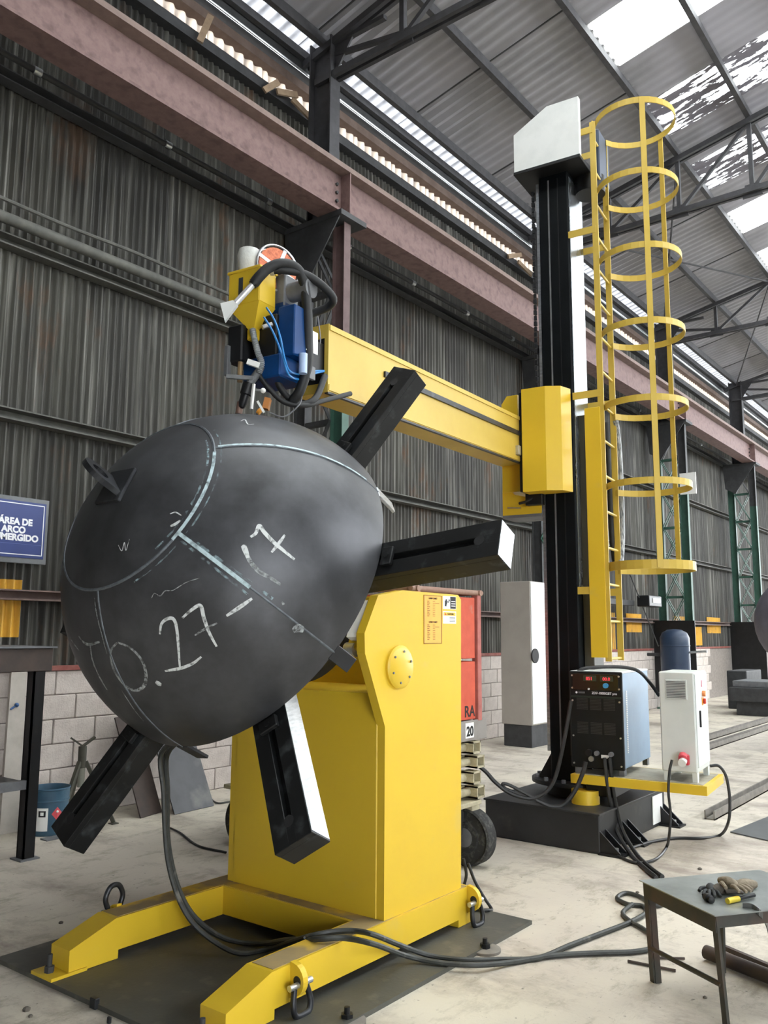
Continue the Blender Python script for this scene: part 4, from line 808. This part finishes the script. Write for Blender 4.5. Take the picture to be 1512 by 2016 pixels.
for y in (Y0_, Y1_ - .02): MB().cyl((X0 - .05, y, 1.835), (X1 + .03, y, 1.835), .019, 12).build('top_rail', RAIL, lf, smooth=True)
for x in (X0, X1 - .02): MB().cyl((x, Y0_ - .03, 1.835), (x, Y1_ + .03, 1.835), .019, 12).build('top_rail', RAIL, lf, smooth=True)
text('RA', INK, lf, (4.995, Y0_ - .0022, .99), (1, 0, 0), (0, 0, 1), .105, bold=.002)
MB().box(4.99, 5.095, Y0_ - .0135, Y0_ - .012, .85, .95).build('number_plate', PAPER, lf); text('20', INK, lf, (5.0, Y0_ - .0145, .865), (1, 0, 0), (0, 0, 1), .088, bold=.003)
for k in range(4):
    z = .44 + .1 * k
    for x in (X0 + .06, X1 - .12): MB().box(x, x + .05, Y0_ + .08, Y1_ - .1, z, z + .08, .006).build('scissor_arm', CREAM, lf)
    MB().cyl((X0 + .05, Y0_ + .06, z + .04), (X1 + .02, Y0_ + .06, z + .04), .03, 14).build('pivot_pin', CREAM, lf, smooth=True)
    e_ = MB(); xo = X1 - .03 - (.05 if k % 2 else 0)
    for a in ((xo - .05, xo + .05, z, z + .012), (xo - .05, xo + .05, z + .07, z + .082), (xo - .05, xo - .04, z, z + .08), (xo + .04, xo + .05, z, z + .08)): e_.box(a[0], a[1], Y0_ - .02, Y0_ + .08, a[2], a[3])
    e_.build('arm_end', CREAM, lf)
MB().box(X0 + .04, X1 - .02, Y0_ - .02, Y1_ - .02, .40, .43, .004).build('base_tray', CREAM, lf); MB().box(X0 + .1, X1 - .1, Y0_ + .06, Y1_ - .1, .2, .4, .01).build('chassis', DARKST, lf)
for x in (X0 + .02, X1 - .14):
    for y in (Y0_ + .05, Y1_ - .25):
        MB().box(x + .01, x + .11, y - .06, y + .06, .36, .40, .004).build('wheel_bracket', CREAM, lf)
        w_ = MB().lathe((x, y, .19), (1, 0, 0), [(0, .02), (0, .10), (.015, .105), (.02, .16), (.0, .175), (.01, .188), (.11, .188), (.12, .175), (.10, .16), (.105, .1), (.12, .1), (.12, .02)], 32).build('wheel', mat('dusty_tyre', '#2c2d2d', '#4a4a47', rough=.85, scale=30, lo=.5, hi=.62), lf, smooth=True)
        MB().lathe((x - .006, y, .19), (1, 0, 0), [(0, .01), (0, .05), (.012, .075), (.02, .075), (.02, .01)], 20).build('hub', GREY, w_, smooth=True)
# ------------------------------------------------------------------ tall electrical cabinet by the wall
ec = thing('electrical_cabinet', 'tall grey electrical cabinet on a dark plinth against the wall', 'cabinet', (11.0, 5.9, 0))
MB().box(10.72, 11.25, 5.66, 6.14, .3, 2.29, .008).build('casing', mat('cabinet_taupe', '#a29c95', '#98928b', rough=.5, scale=2), ec)
MB().box(10.73, 11.24, 5.648, 5.66, .32, 2.28, .004).build('door', WHITE, ec); MB().box(10.74, 11.23, 5.68, 6.12, 0.0, .3, .006).build('plinth', DARKST, ec)
MB().cyl((10.80, 5.63, 1.25), (10.80, 5.648, 1.25), .1, 24).build('door_disc', INK, ec, smooth=True)
# ------------------------------------------------------------------ sign and things along the wall
sg = thing('wall_sign', 'blue sign with white lettering fixed to the corrugated wall', 'sign', (3.62, 6.6, 2.36))
MB().box(3.34, 3.90, 6.585, 6.61, 2.10, 2.645, .003).build('backing_board', mat('sign_backing', '#6c6f72', '#5d6062', rough=.6, scale=6), sg)
MB().box(3.355, 3.872, 6.58, 6.585, 2.145, 2.61).build('blue_panel', mat('sign_blue', '#27376f', '#2b3c78', rough=.45, scale=3), sg)
q = MB(); q.box(3.37, 3.857, 6.578, 6.58, 2.585, 2.592); q.box(3.37, 3.857, 6.578, 6.58, 2.168, 2.175); q.box(3.37, 3.377, 6.578, 6.58, 2.168, 2.592); q.box(3.85, 3.857, 6.578, 6.58, 2.168, 2.592); q.build('border', LETTER, sg)
for s_, px, py in (('ÁREA DE', 63.5, 1035.5), ('ARCO', 50, 1050), ('SUMERGIDO', 75, 1067.5)):
    p = at(px, py, y=6.577); text(s_, LETTER, sg, (p.x, 6.578, p.z), (1, 0, 0), (0, 0, 1), .073, bold=.0036, align='RIGHT')
MB().box(3.36, 3.85, 6.578, 6.58, 2.255, 2.258).build('rule_line', mat('sign_line', '#55659c', rough=.6), sg)
# steel work table, running out of the picture to the left
BRN = mat('rusty_dark_steel', '#3a322e', '#463a34', rough=.75, scale=8)
wt = thing('work_table', 'tall dark steel table frame cut off by the left picture edge', 'table', (2.6, 6.0, 0))
for y in (5.62, 6.28): MB().box(1.6, 3.43, y, y + .1, 1.27, 1.432, .004).build('top_beam', BRN, wt)
for x in (1.62, 3.36): MB().box(x, x + .06, 5.72, 6.28, 1.3, 1.40).build('cross_beam', BRN, wt)
MB().box(1.58, 3.45, 5.6, 6.4, 1.432, 1.444).build('table_top', GREY, wt)
for x in (1.65, 3.30):
    for y in (5.63, 6.29):
        l_ = MB().box(x, x + .012, y, y + .085, .0, 1.27).box(x, x + .085, y, y + .012, .0, 1.27).box(x, x + .085, y + .073, y + .085, 0, 1.27).build('leg', BLK, wt); MB().box(x - .03, x + .11, y - .03, y + .11, 0, .01).build('foot_plate', GREY, l_)
for y in (5.64, 6.3): MB().box(1.6, 3.33, y, y + .05, .47, .53).build('shelf_rail', GREY, wt)
MB().box(1.66, 3.33, 5.69, 6.3, .50, .512).build('shelf', BLK, wt)
pk = thing('leaning_plank', 'pale board with a blue paint dab leaning on the block wall', 'board', (3.74, 6.6, 0))
a, b, c, d = at(53, 1322, y=6.57), at(23, 1322, y=6.57), at(2, 1600, y=6.47), at(40, 1600, y=6.47)
q = MB(); q.add([a, b, V((c.x, c.y, 0)), V((d.x, d.y, 0))] + [p + V((0, .03, 0)) for p in (a, b, V((c.x, c.y, 0)), V((d.x, d.y, 0)))], [(0, 1, 2, 3), (7, 6, 5, 4), (0, 4, 5, 1), (1, 5, 6, 2), (2, 6, 7, 3), (3, 7, 4, 0)]); q.build('board', mat('pale_board', '#b4aea5', '#a59f96', rough=.8, scale=5), pk)
p = at(33, 1388, y=6.54); MB().ball(p, .018, 6).cyl(p, p + V((-.05, 0, -.03)), .008, 8).build('paint_dab', mat('blue_dab', '#3b5f8f', rough=.7), pk, smooth=True)
# bucket
bk = thing('paint_bucket', 'teal paint pail with a red diamond label by the block wall', 'bucket', (3.86, 6.25, 0))
BC = V((3.86, 6.25, 0))
MB().lathe(BC, (0, 0, 1), [(0, .01), (0, .128), (.01, .132), (.25, .141), (.252, .147), (.262, .147), (.264, .143), (.335, .146), (.34, .152), (.348, .152), (.35, .145), (.34, .140), (.02, .126), (.02, .01)], 32).build('pail', mat('teal_pail', '#33566a', '#2d4c60', rough=.5, scale=7, c3='#4a6a78', s3=4, lo3=.55, hi3=.7), bk, smooth=True)
def on_pail(ang0, ang1, z0, z1, m, name, r=.1405):
    q = MB(); vv = []; n = 8
    for i in range(n + 1):
        a = math.radians(ang0 + (ang1 - ang0) * i / n)
        for z in (z0, z1): rr = r + (z - .12) * .036; vv.append((BC.x + rr * math.cos(a), BC.y + rr * math.sin(a), z))
    q.add(vv, [(2 * i, 2 * i + 1, 2 * i + 3, 2 * i + 2) for i in range(n)]); return q.build(name, m, bk)
on_pail(-160, -124, .04, .21, PAPER, 'paper_label'); on_pail(-153, -131, .145, .19, INK, 'pictogram', .1412); on_pail(-147, -137, .156, .18, PAPER, 'pictogram', .1418)
q = MB(); a0 = -97
vv = [(BC.x + .1425 * math.cos(math.radians(a0 + da)), BC.y + .1425 * math.sin(math.radians(a0 + da)), .165 + dz) for da, dz in ((-17, 0), (0, .05), (17, 0), (0, -.05))]
q.add(vv + [(BC.x + .1435 * math.cos(math.radians(a0)), BC.y + .1435 * math.sin(math.radians(a0)), .165)], [(0, 1, 4), (1, 2, 4), (2, 3, 4), (3, 0, 4)]); q.build('hazard_diamond', mat('hazard_red', '#c1474f', rough=.6), bk)
q = MB(); p_ = [V((BC.x + .1445 * math.cos(math.radians(a0)), BC.y + .1445 * math.sin(math.radians(a0)), .18))]; q.ball(p_[0], .009, 5); q.build('flame_mark', PAPER, bk)
tag(MB().box(3.70, 3.84, 6.0, 6.09, 0, .012, .002).build('steel_offcut', GREY), 'small steel offcut lying in front of the teal pail', 'offcut')
# pipe stand
sx = V((4.16, 6.30, 0)); st = thing('pipe_jack_stand', 'three legged pipe stand with a V head before the block wall', 'stand', sx)
OLV = mat('olive_stand_paint', '#45443a', '#3a392f', rough=.65, scale=9)
MB().cyl(sx + V((0, 0, .3)), sx + V((0, 0, .58)), .028, 12).build('tube', mat('pale_tube', '#7d7d72', rough=.6), st, smooth=True); MB().cyl(sx + V((0, 0, .45)), sx + V((0, 0, .62)), .034, 12).build('sleeve', OLV, st, smooth=True)
for an in (200, 320, 80):
    a = math.radians(an); e = sx + V((.27 * math.cos(a), .27 * math.sin(a), 0)); MB().beam(sx + V((.03 * math.cos(a), .03 * math.sin(a), .5)), e + V((0, 0, .012)), .03, .03).build('leg', OLV, st); MB().box(e.x - .03, e.x + .03, e.y - .03, e.y + .03, 0, .008).build('foot', OLV, st)
for s_ in (-1, 1): MB().beam(sx + V((0, 0, .62)), sx + V((s_ * .085, -s_ * .04, .69)), .06, .014).build('v_head', OLV, st)
# plates leaning on the wall
PLM = mat('leaning_plate_steel', '#46474a', '#3c3d40', rough=.55, metal=.2, scale=4, c3='#6a6a66', s3=3, lo3=.55, hi3=.75)
for i, (p0, p1, h, lb) in enumerate(((V((4.894, 6.02, 0)), V((5.36, 6.05, 0)), .98, 'grey steel plate leaning on the block wall behind the hanging cables'), (V((4.62, 6.12, 0)), V((4.9, 6.2, 0)), .8, 'darker steel plate leaning half hidden left of the grey one'))):
    up_ = V((-.02, .50 - .1 * i, h)); n_ = (p1 - p0).cross(up_).normalized() * .012
    q = MB(); q.add([p0, p1, p1 + up_, p0 + up_, p0 + n_, p1 + n_, p1 + up_ + n_, p0 + up_ + n_], [(0, 1, 2, 3), (7, 6, 5, 4), (0, 4, 5, 1), (1, 5, 6, 2), (2, 6, 7, 3), (3, 7, 4, 0)]); tag(q.build('leaning_steel_plate', PLM if i == 0 else BRN), lb, 'plate')
# ------------------------------------------------------------------ low bench at the right
bn = thing('steel_bench', 'low steel bench with angle iron legs at the right picture edge', 'bench', (4.0, 1.2, 0))
BT = mat('bench_sheet', '#9aa09e', '#838987', rough=.35, metal=.5, scale=5, c3='#6a6e6c', s3=4, lo3=.55, hi3=.75)
A_, B_ = V((3.943, 1.553, .44)), V((3.649, 1.13, .44)); dx_ = V((.8, -.58, 0)).normalized(); dn_ = (B_ - A_).normalized()
q = MB(); c4 = [A_, B_, B_ + dx_ * .66, A_ + dx_ * .66]; q.add([p + V((0, 0, -.004)) for p in c4] + c4, [(3, 2, 1, 0), (4, 5, 6, 7)] + [(i, (i + 1) % 4, (i + 1) % 4 + 4, i + 4) for i in range(4)]); q.build('bench_top', BT, bn)
IRON = mat('bench_angle_iron', '#3a3a35', '#2f302c', rough=.6, scale=9, c3='#4d3c33', s3=5, lo3=.5, hi3=.7)
La, Lb = A_ + dn_ * .03 + dx_ * .012, B_ - dn_ * .02 + dx_ * .012
ap = MB().beam(La + V((0, 0, -.037)) - dn_ * .01, Lb + V((0, 0, -.037)) + dn_ * .01, .006, .066).build('apron', IRON, bn)
MB().beam(Lb + V((0, 0, -.03)), Lb + dx_ * .4 + V((0, 0, -.03)), .006, .05).build('apron', IRON, bn); MB().beam(La + V((0, 0, -.03)), La + dx_ * .4 + V((0, 0, -.03)), .006, .05).build('apron', IRON, bn)
for p, sp_ in ((La, V((.045, .0, 0))), (Lb, V((.045, -.012, 0))), (La + dx_ * .4, V((.0, .01, 0))), (Lb + dx_ * .4, V((.0, -.01, 0)))):
    f_ = V((p.x + sp_.x, p.y + sp_.y, 0)); t_ = p + V((0, 0, -.005))
    q = MB(); q.beam(t_, f_, .006, .03, dn_); q.beam(t_ + dn_ * (.018 if p in (La,) else -.018) + dx_ * .018, f_ + dn_ * (.018 if p in (La,) else -.018) + dx_ * .018, .03, .006, dn_); q.build('leg', IRON, bn)
ka, kb = La + V((.03, 0, -.44 + .15)), Lb + V((.03, -.008, -.44 + .165)); MB().cyl(ka, kb, .011, 10).build('stretcher', IRON, bn, smooth=True)
# gloves and a tool on the bench
G1 = mat('grey_work_glove', '#6c655d', '#57514b', rough=.9, scale=20, bump=.4, bscale=60); G2 = mat('tan_work_glove', '#8d8270', '#776c5c', rough=.9, scale=18, bump=.4, bscale=60); G3 = mat('dark_work_glove', '#3c3f40', '#2f3132', rough=.8, scale=18)
def glove(c, yaw, m, label, h=0, s=1.0):
    R_ = Matrix.Translation(c) @ Matrix.Rotation(yaw, 4, 'Z') @ Matrix.Scale(s, 4); q = MB(R_)
    q.tube([(-.075, 0, .016 + h), (-.03, 0, .02 + h), (.012, 0, .02 + h), (.04, 0, .016 + h)], lambda t: .015 + .011 * math.sin(math.pi * min(1, t * 1.1)), 10, 4)
    for k, (y, L_, b_) in enumerate(((-.03, .065, -.3), (-.011, .08, -.08), (.009, .078, .1), (.028, .06, .3))):
        q.tube([(.03, y * .8, .018 + h), (.03 + L_ * .5, y + b_ * .02, .024 + h), (.03 + L_, y + b_ * .05, .012 + h)], lambda t: .0105 - .003 * t, 8, 4)
    q.tube([(-.03, -.028, .016 + h), (.0, -.05, .02 + h), (.03, -.062, .014 + h)], lambda t: .012 - .003 * t, 8, 4)
    return tag(q.build('work_glove', m, smooth=True), label, 'glove', 'gloves on the bench')
gz = .44
glove(at(1432, 1757, z=gz), math.radians(-35), G1, 'grey work glove lying flat in the middle of the pile'); glove(at(1462, 1752, z=gz), math.radians(150), G2, 'tan work glove at the right of the pile'); glove(at(1440, 1748, z=gz + .03), math.radians(-120), G2, 'tan work glove on top of the pile', .0, .9)
glove(at(1400, 1758, z=gz), math.radians(200), G3, 'dark glove with stubby fingers at the left of the pile', 0, .8)
tl = thing('hand_tool', 'black and yellow handled tool beside the gloves', 'tool', at(1455, 1775, z=gz)); a, b = at(1432, 1774, z=gz + .012), at(1485, 1762, z=gz + .012)
MB().cyl(a, a.lerp(b, .4), .012, 12).build('grip', mat('tool_yellow', '#d9c23c', rough=.5), tl, smooth=True); MB().cyl(a.lerp(b, .4), b, .008, 12).build('shaft', BLK, tl, smooth=True)
a, b = at(1390, 1765, z=gz + .014), at(1410, 1778, z=gz + .014); tag(MB().lathe(a, b - a, [(0, .004), (0, .016), (.03, .018), (.035, .012), (.05, .014), (.055, .004)], 14).build('cable_connector', BLKR, smooth=True), 'small black connector in front of the dark glove', 'connector')
tag(MB().bend(spline([at(1462, 1785, z=gz + .004), at(1480, 1786, z=gz + .006), at(1497, 1798, z=gz - .01) , at(1508, 1815, z=gz - .07), at(1515, 1840, z=gz - .14)], 5), CU, .03, .004).build('metal_strap', mat('dull_strap', '#6f706e', '#5c5d5b', rough=.4, metal=.5, scale=12)), 'bent metal strap hanging over the bench edge', 'strap')
# things lying on the floor
tag(MB().cyl(at(1390, 1874, z=.035), at(1560, 1940, z=.035), .032, 16).build('steel_pipe', BRN, smooth=True), 'thick dark pipe lying behind the low bench', 'pipe')
tag(MB().beam(at(1418, 1862, z=.012), at(1560, 1922, z=.012), .022, .022).build('steel_bar', BRN), 'thin square bar lying beside the thick pipe', 'bar')
tag(MB().cyl(at(1236, 1892, z=.008), at(1330, 1911, z=.008), .007, 8).build('welding_rod', BRN, smooth=True), 'dark rod lying under the bench stretcher', 'rod'); tag(MB().cyl(at(1278, 1885, z=.008), at(1348, 1887, z=.008), .006, 8).build('welding_rod', BRN, smooth=True), 'short dark rod lying behind the near bench leg', 'rod')
for i, (px, py, zz, lb) in enumerate(((955, 1868, 0.0, 'round steel disc with a bolt by the plate edge, beside the cables'), (683, 2008, 0.0, 'round steel disc with a bolt at the bottom picture edge'))):
    p = at(px, py, z=.01); t = thing('anchor_disc', lb, 'anchor', (p.x, p.y, 0), 'floor anchors of the plate')
    MB().lathe((p.x, p.y, zz), (0, 0, 1), [(0, .01), (0, .078), (.012, .078), (.015, .074), (.015, .01)], 24).build('disc', mat('dusty_disc', '#7d7870', '#6a655d', rough=.7, scale=9), t, smooth=True); MB().cyl((p.x, p.y, .015), (p.x, p.y, .035), .026, 6).cyl((p.x, p.y, .035), (p.x, p.y, .06), .012, 10).build('bolt', BLK, t)
for i, (px, py, s_, lb) in enumerate(((186, 1980, .02, 'square steel clip welded at the near plate edge'), (215, 2010, .01, 'small nut by the near plate edge'))):
    p = at(px, py, z=.01); tag(MB().box(p.x - s_ * .6, p.x + s_ * .6, p.y - s_, p.y + s_, 0, s_ * 1.6 + .01, .003).build('plate_clip' if i == 0 else 'loose_nut', MILL), lb, 'clip' if i == 0 else 'nut')
tag(MB().prism([(7.235, 2.09), (7.1, 1.72), (8.6, 1.45), (8.9, 1.9)], 'z', 0, .01).build('flat_steel_sheet', mat('dark_sheet', '#5c5f60', '#525556', rough=.5, metal=.3, scale=4)), 'flat dark steel sheet on the floor at the right edge', 'sheet')
STL = mat('rusty_rail_steel', '#7c776f', '#68635c', rough=.7, scale=10)
for i, (y, x0, x1, lb) in enumerate(((2.32, 7.62, 12.5, 'steel channel on the floor right of the manipulator'), (3.72, 11.9, 22, 'nearer of two floor rails beyond the control cabinet'), (4.05, 11.9, 22, 'farther of two floor rails beyond the control cabinet'))):
    q = MB(); q.box(x0, x1, y, y + .012, 0, .075); q.box(x0, x1, y + .075, y + .087, 0, .075); q.box(x0, x1, y, y + .087, 0, .012)
    tag(q.build('floor_rail', STL), lb, 'rail', 'rails on the floor')
CH_ = mat('floor_chip', '#57524b', '#6b655c', rough=.9, scale=9)
for i, (px, py, lb) in enumerate(((1378, 1712, 'small stone on the floor above the gloves'), (1255, 1758, 'small stone on the floor beside the cable loops'), (1388, 1965, 'small stone on the floor between the bench legs'), (52, 1990, 'rust flake on the floor near the bottom left corner'), (60, 2002, 'larger rust flake by the bottom left corner'), (120, 1818, 'small chip on the floor left of the positioner rail'))):
    p = at(px, py, z=0); s_ = random.uniform(.008, .016); tag(MB().lathe(p, (0, 0, 1), [(0, s_), (s_ * .6, s_ * 1.1), (s_, s_ * .5)], 6).build('floor_chip', CH_), lb, 'stone', 'debris on the floor')
# ------------------------------------------------------------------ cables
def cable(spec, r, m, name, label):
    pts = []; base = None
    for s_ in spec:
        if len(s_) == 3: p = at(s_[0], s_[1], z=max(s_[2], 0)); base = p
        else: p = upright(base, s_[0], s_[1])
        pts.append(p)
    return tag(MB().tube(pts, r, 8, 5).build(name, m, smooth=True), label, 'cable')
f = lambda *a: [(x, y, .0145) for x, y in a]
def cable2(hangpx, basepx, rest, r, m, name, label):
    b = at(*basepx, z=.036); top = DC - DV * .72 - AX * .16 + DU * -.12
    pts = [top] + [upright(b, x, y) for x, y in hangpx] + [at(x, y, z=z) for x, y, z in rest]
    return tag(MB().tube(pts, r, 8, 5).build(name, m, smooth=True), label, 'cable', 'cables trailing from the positioner')
cable2([(318, 1482), (322, 1560), (325, 1640), (332, 1702), (350, 1765), (378, 1815), (422, 1854)], (472, 1877), [(472, 1877, .036), (530, 1868, .036), (578, 1853, .15), (615, 1842, .222), (660, 1834, .225), (700, 1833, .225), (738, 1841, .222), (790, 1862, .1), (850, 1882, .036), (920, 1890, .033), (990, 1889, .0145), (1060, 1886, .0145), (1120, 1862, .0145), (1180, 1839, .0145), (1239, 1816, .0145), (1270, 1798, .0145), (1266, 1784, .0145), (1236, 1780, .0145), (1215, 1768, .0145), (1232, 1758, .0145), (1262, 1766, .0145), (1290, 1783, .0145), (1312, 1776, .0145)], .0125, CABLE, 'trailing_cable', 'thick grey cable from the tank head ending in loops by the bench')
cable2([(330, 1484), (330, 1560), (330, 1640), (338, 1700), (356, 1760), (386, 1808), (440, 1846)], (505, 1858), [(505, 1858, .036), (565, 1852, .12), (622, 1849, .222), (680, 1847, .225), (740, 1860, .215), (800, 1882, .06), (870, 1896, .033), (940, 1900, .033), (1010, 1894, .0145), (1090, 1881, .0145), (1180, 1876, .0145), (1245, 1874, .0145), (1284, 1866, .0145), (1288, 1849, .0145), (1270, 1831, .0145), (1240, 1813, .0145), (1226, 1797, .0145), (1245, 1780, .03)], .0125, CABLE, 'trailing_cable', 'thick grey cable crossing the first one and turning back at the bench leg')
cable2([(325, 1482), (327, 1580), (333, 1690), (352, 1762), (384, 1815), (440, 1850)], (500, 1858), [(500, 1858, .03), (560, 1848, .1), (600, 1846, .21)], .006, CABLB, 'trailing_cable', 'thin black cable lying inside the positioner rails')
cable([(330, 1628, .01), (355, 1640, .01), (390, 1665, .01), (445, 1678, .01)], .008, CABLB, 'floor_cable', 'thin dark cable on the floor behind the left rail')
cable([(405, 1560, .01), (425, 1580, .01), (452, 1578, .01), (480, 1572, .01)], .008, CABLE, 'floor_cable', 'pale cable on the floor below the leaning plate')
b0 = ML @ V((-.45, -.35, 0))
def cab3(spec, r, m, name, label):
    pts = []
    for s_ in spec:
        pts.append(at(s_[0], s_[1], z=s_[2]) if len(s_) == 3 else upright(s_[2], s_[0], s_[1]) if False else upright(b0, s_[0], s_[1]))
    return tag(MB().tube(pts, r, 8, 6).build(name, m, smooth=True), label, 'cable', 'cables around the manipulator base')
cab3([(1190, 1492), (1193, 1520), (1200, 1570), (1212, 1630), (1240, 1680, .016), (1268, 1708, .016), (1292, 1728, .016)], .015, CABLB, 'welding_lead', 'left of two black leads dropping from the welder front')
cab3([(1200, 1492), (1203, 1520), (1210, 1570), (1224, 1630), (1252, 1680, .016), (1280, 1708, .016), (1304, 1726, .016)], .015, CABLB, 'welding_lead', 'right of two black leads dropping from the welder front')
cab3([(1153, 1500), (1148, 1520), (1130, 1560), (1108, 1585), (1085, 1588), (1055, 1575)], .017, CABLB, 'welding_lead', 'black lead looping from the welder over the base top')
cab3([(1124, 1380), (1112, 1450), (1095, 1525), (1076, 1558), (1045, 1572), (1005, 1562), (975, 1540), (955, 1518), (925, 1495)], .015, CABLB, 'control_cable', 'black cable sagging from the mast towards the lift')
cab3([(1012, 1560), (994, 1552), (990, 1543), (1006, 1547), (1045, 1568), (1080, 1588), (1120, 1618), (1165, 1655), (1190, 1675, .016)], .013, CABLB, 'control_cable', 'black cable slanting down across the base box front')
b0 = ML @ V((-.43, -.925, 0))
cab3([(1323, 1496), (1318, 1520), (1316, 1560), (1320, 1600), (1318, 1640), (1312, 1668, .012), (1290, 1692, .012), (1250, 1698, .012), (1210, 1682, .012)], .010, CABLB, 'supply_cable', 'black supply cable hanging from the red plug')
b0 = ML @ V((0, -1.12, 0))
cab3([(1398, 1508), (1415, 1508), (1428, 1525), (1434, 1550), (1437, 1580), (1434, 1618), (1418, 1644, .012), (1380, 1650, .012), (1330, 1650, .012), (1280, 1658, .012), (1235, 1672, .012)], .011, CABLB, 'supply_cable', 'black cable dropping off the platform end and curling back')
b0 = ML @ V((-.1, -.6, 0))
cab3([(1135, 1325), (1150, 1316), (1190, 1313), (1230, 1314), (1258, 1322), (1280, 1345), (1298, 1370)], .014, CABLB, 'control_cable', 'black cable arching over the welder lid to the cabinet')
b0 = V((4.2, 2.9, 0))
for i, sp_ in enumerate((((912, 1690), (918, 1720), (914, 1742)), ((922, 1700), (935, 1735), (955, 1770), (968, 1790)))):
    cab3(list(sp_) + ([(960, 1792, .03), (930, 1790, .03)] if i else []), .009, CABLB, 'tail_cable', ['short black cable behind the positioner column', 'black cable from the positioner back touching the floor plate'][i])
# ------------------------------------------------------------------ far end of the hall
TK = upright(V((15.2, 5.1, 0)), 1330, 1300); tx, ty = TK.x, TK.y
tk = thing('air_receiver', 'dark blue upright air receiver tank near the green column', 'tank', (tx, ty, 0))
MB().lathe((tx, ty, .25), (0, 0, 1), [(0, .05), (0, .2), (.06, .25), (.45, .25), (.455, .256), (.47, .256), (.475, .25), (1.1, .25), (1.105, .256), (1.12, .256), (1.125, .25), (1.25, .25), (1.34, .21), (1.39, .12), (1.4, .03)], 32).build('vessel', NAVY, tk, smooth=True)
for an in (30, 150, 270): a = math.radians(an); MB().box(tx + .19 * math.cos(a) - .03, tx + .19 * math.cos(a) + .03, ty + .19 * math.sin(a) - .03, ty + .19 * math.sin(a) + .03, 0, .3).build('leg', NAVY, tk)
MB().cyl((tx, ty - .24, 1.25), (tx, ty - .55, 1.27), .02, 10).build('outlet_pipe', ZINC, tk, smooth=True); MB().cyl((tx, ty + .24, 1.2), (tx, ty + .5, 1.2), .03, 10).build('valve', DARKST, tk, smooth=True)
for X, zt, lb in ((18.05, 1.85, 'black guard plate around the foot of the third column'), (23.75, 1.9, 'black guard plate around the foot of the fourth column')): tag(MB().box(X, X + .03, 5.72, 6.6, .35, zt, .004).build('column_guard', BLK), lb, 'guard plate', 'guards on the columns')
wb = thing('wall_lamp', 'black floodlight box with a white label on the far wall', 'lamp', at(1262, 1185, y=6.2)); a, b = at(1258, 1172, y=6.2), at(1284, 1196, y=6.2)
MB().box(a.x, b.x, 6.0, 6.25, b.z, a.z, .02).build('housing', BLK, wb); MB().box(b.x - .5, b.x - .1, 5.99, 6.0, a.z - .14, a.z - .05).build('label_plate', PAPER, wb); MB().box(a.x - 1.2, a.x, 6.3, 6.45, b.z + .02, b.z + .12).build('bracket', DARKST, wb)
a = at(1355, 952, x=18.15); ns = thing('column_notice', 'blank white notice board fixed high on the third column', 'sign', (18.15, a.y, a.z - .23)); MB().box(18.12, 18.15, a.y - .17, a.y + .17, a.z - .23, a.z + .23).build('board', PAPER, ns)
mc = thing('far_machine', 'dark floor machine far down the hall at the right edge', 'machine', (24.5, 5.0, 0))
p0, p1 = at(1432, 1395, z=0), at(1512, 1405, z=0); cx0 = p0.x
a, b = at(1430, 1320, x=p0.x), at(1472, 1372, x=p0.x)
MB().box(p0.x, p0.x + 1.2, b.y, a.y, 0, a.z, .02).build('cabinet', DARKST, mc); c, d = at(1462, 1348, x=p0.x - .5), at(1530, 1378, x=p0.x - .5)
MB().box(p0.x - 1.5, p0.x - .3, d.y - .4, c.y, d.z, c.z, .02).build('bed', DARKST, mc); MB().box(p0.x - 1.4, p0.x - .4, d.y - .35, c.y - .05, c.z, c.z + .12, .01).build('slide', GREY, mc)
for dx in (-1.4, -.5): MB().box(p0.x + dx, p0.x + dx + .15, d.y - .3, c.y - .1, 0, d.z, .01).build('leg', DARKST, mc)
hd = thing('spare_tank_head', 'grey tank head partly seen at the right picture edge', 'tank head', (13.2, 3.1, 0)); hc_ = upright(V((13.2, 3.1, 0)), 1588, 1225)
MB().ball(hc_, .7, 16).build('shell', mat('grey_shell', '#6d6a75', '#625f69', rough=.5, metal=.3, scale=4), hd, smooth=True); MB().cyl((hc_.x, hc_.y, 0), (hc_.x, hc_.y, hc_.z - .6), .2, 18).build('pedestal', DARKST, hd, smooth=True)
for i, (a, b, y, lb) in enumerate((((1240, 1130), (1296, 1272), 6.2, 'thin wire slanting down past the wall lamp'),)): tag(MB().cyl(at(*a, y=y), at(*b, y=y), .012, 6).build('slanting_wire', DARKST if i == 0 else GREY), lb, 'wire')
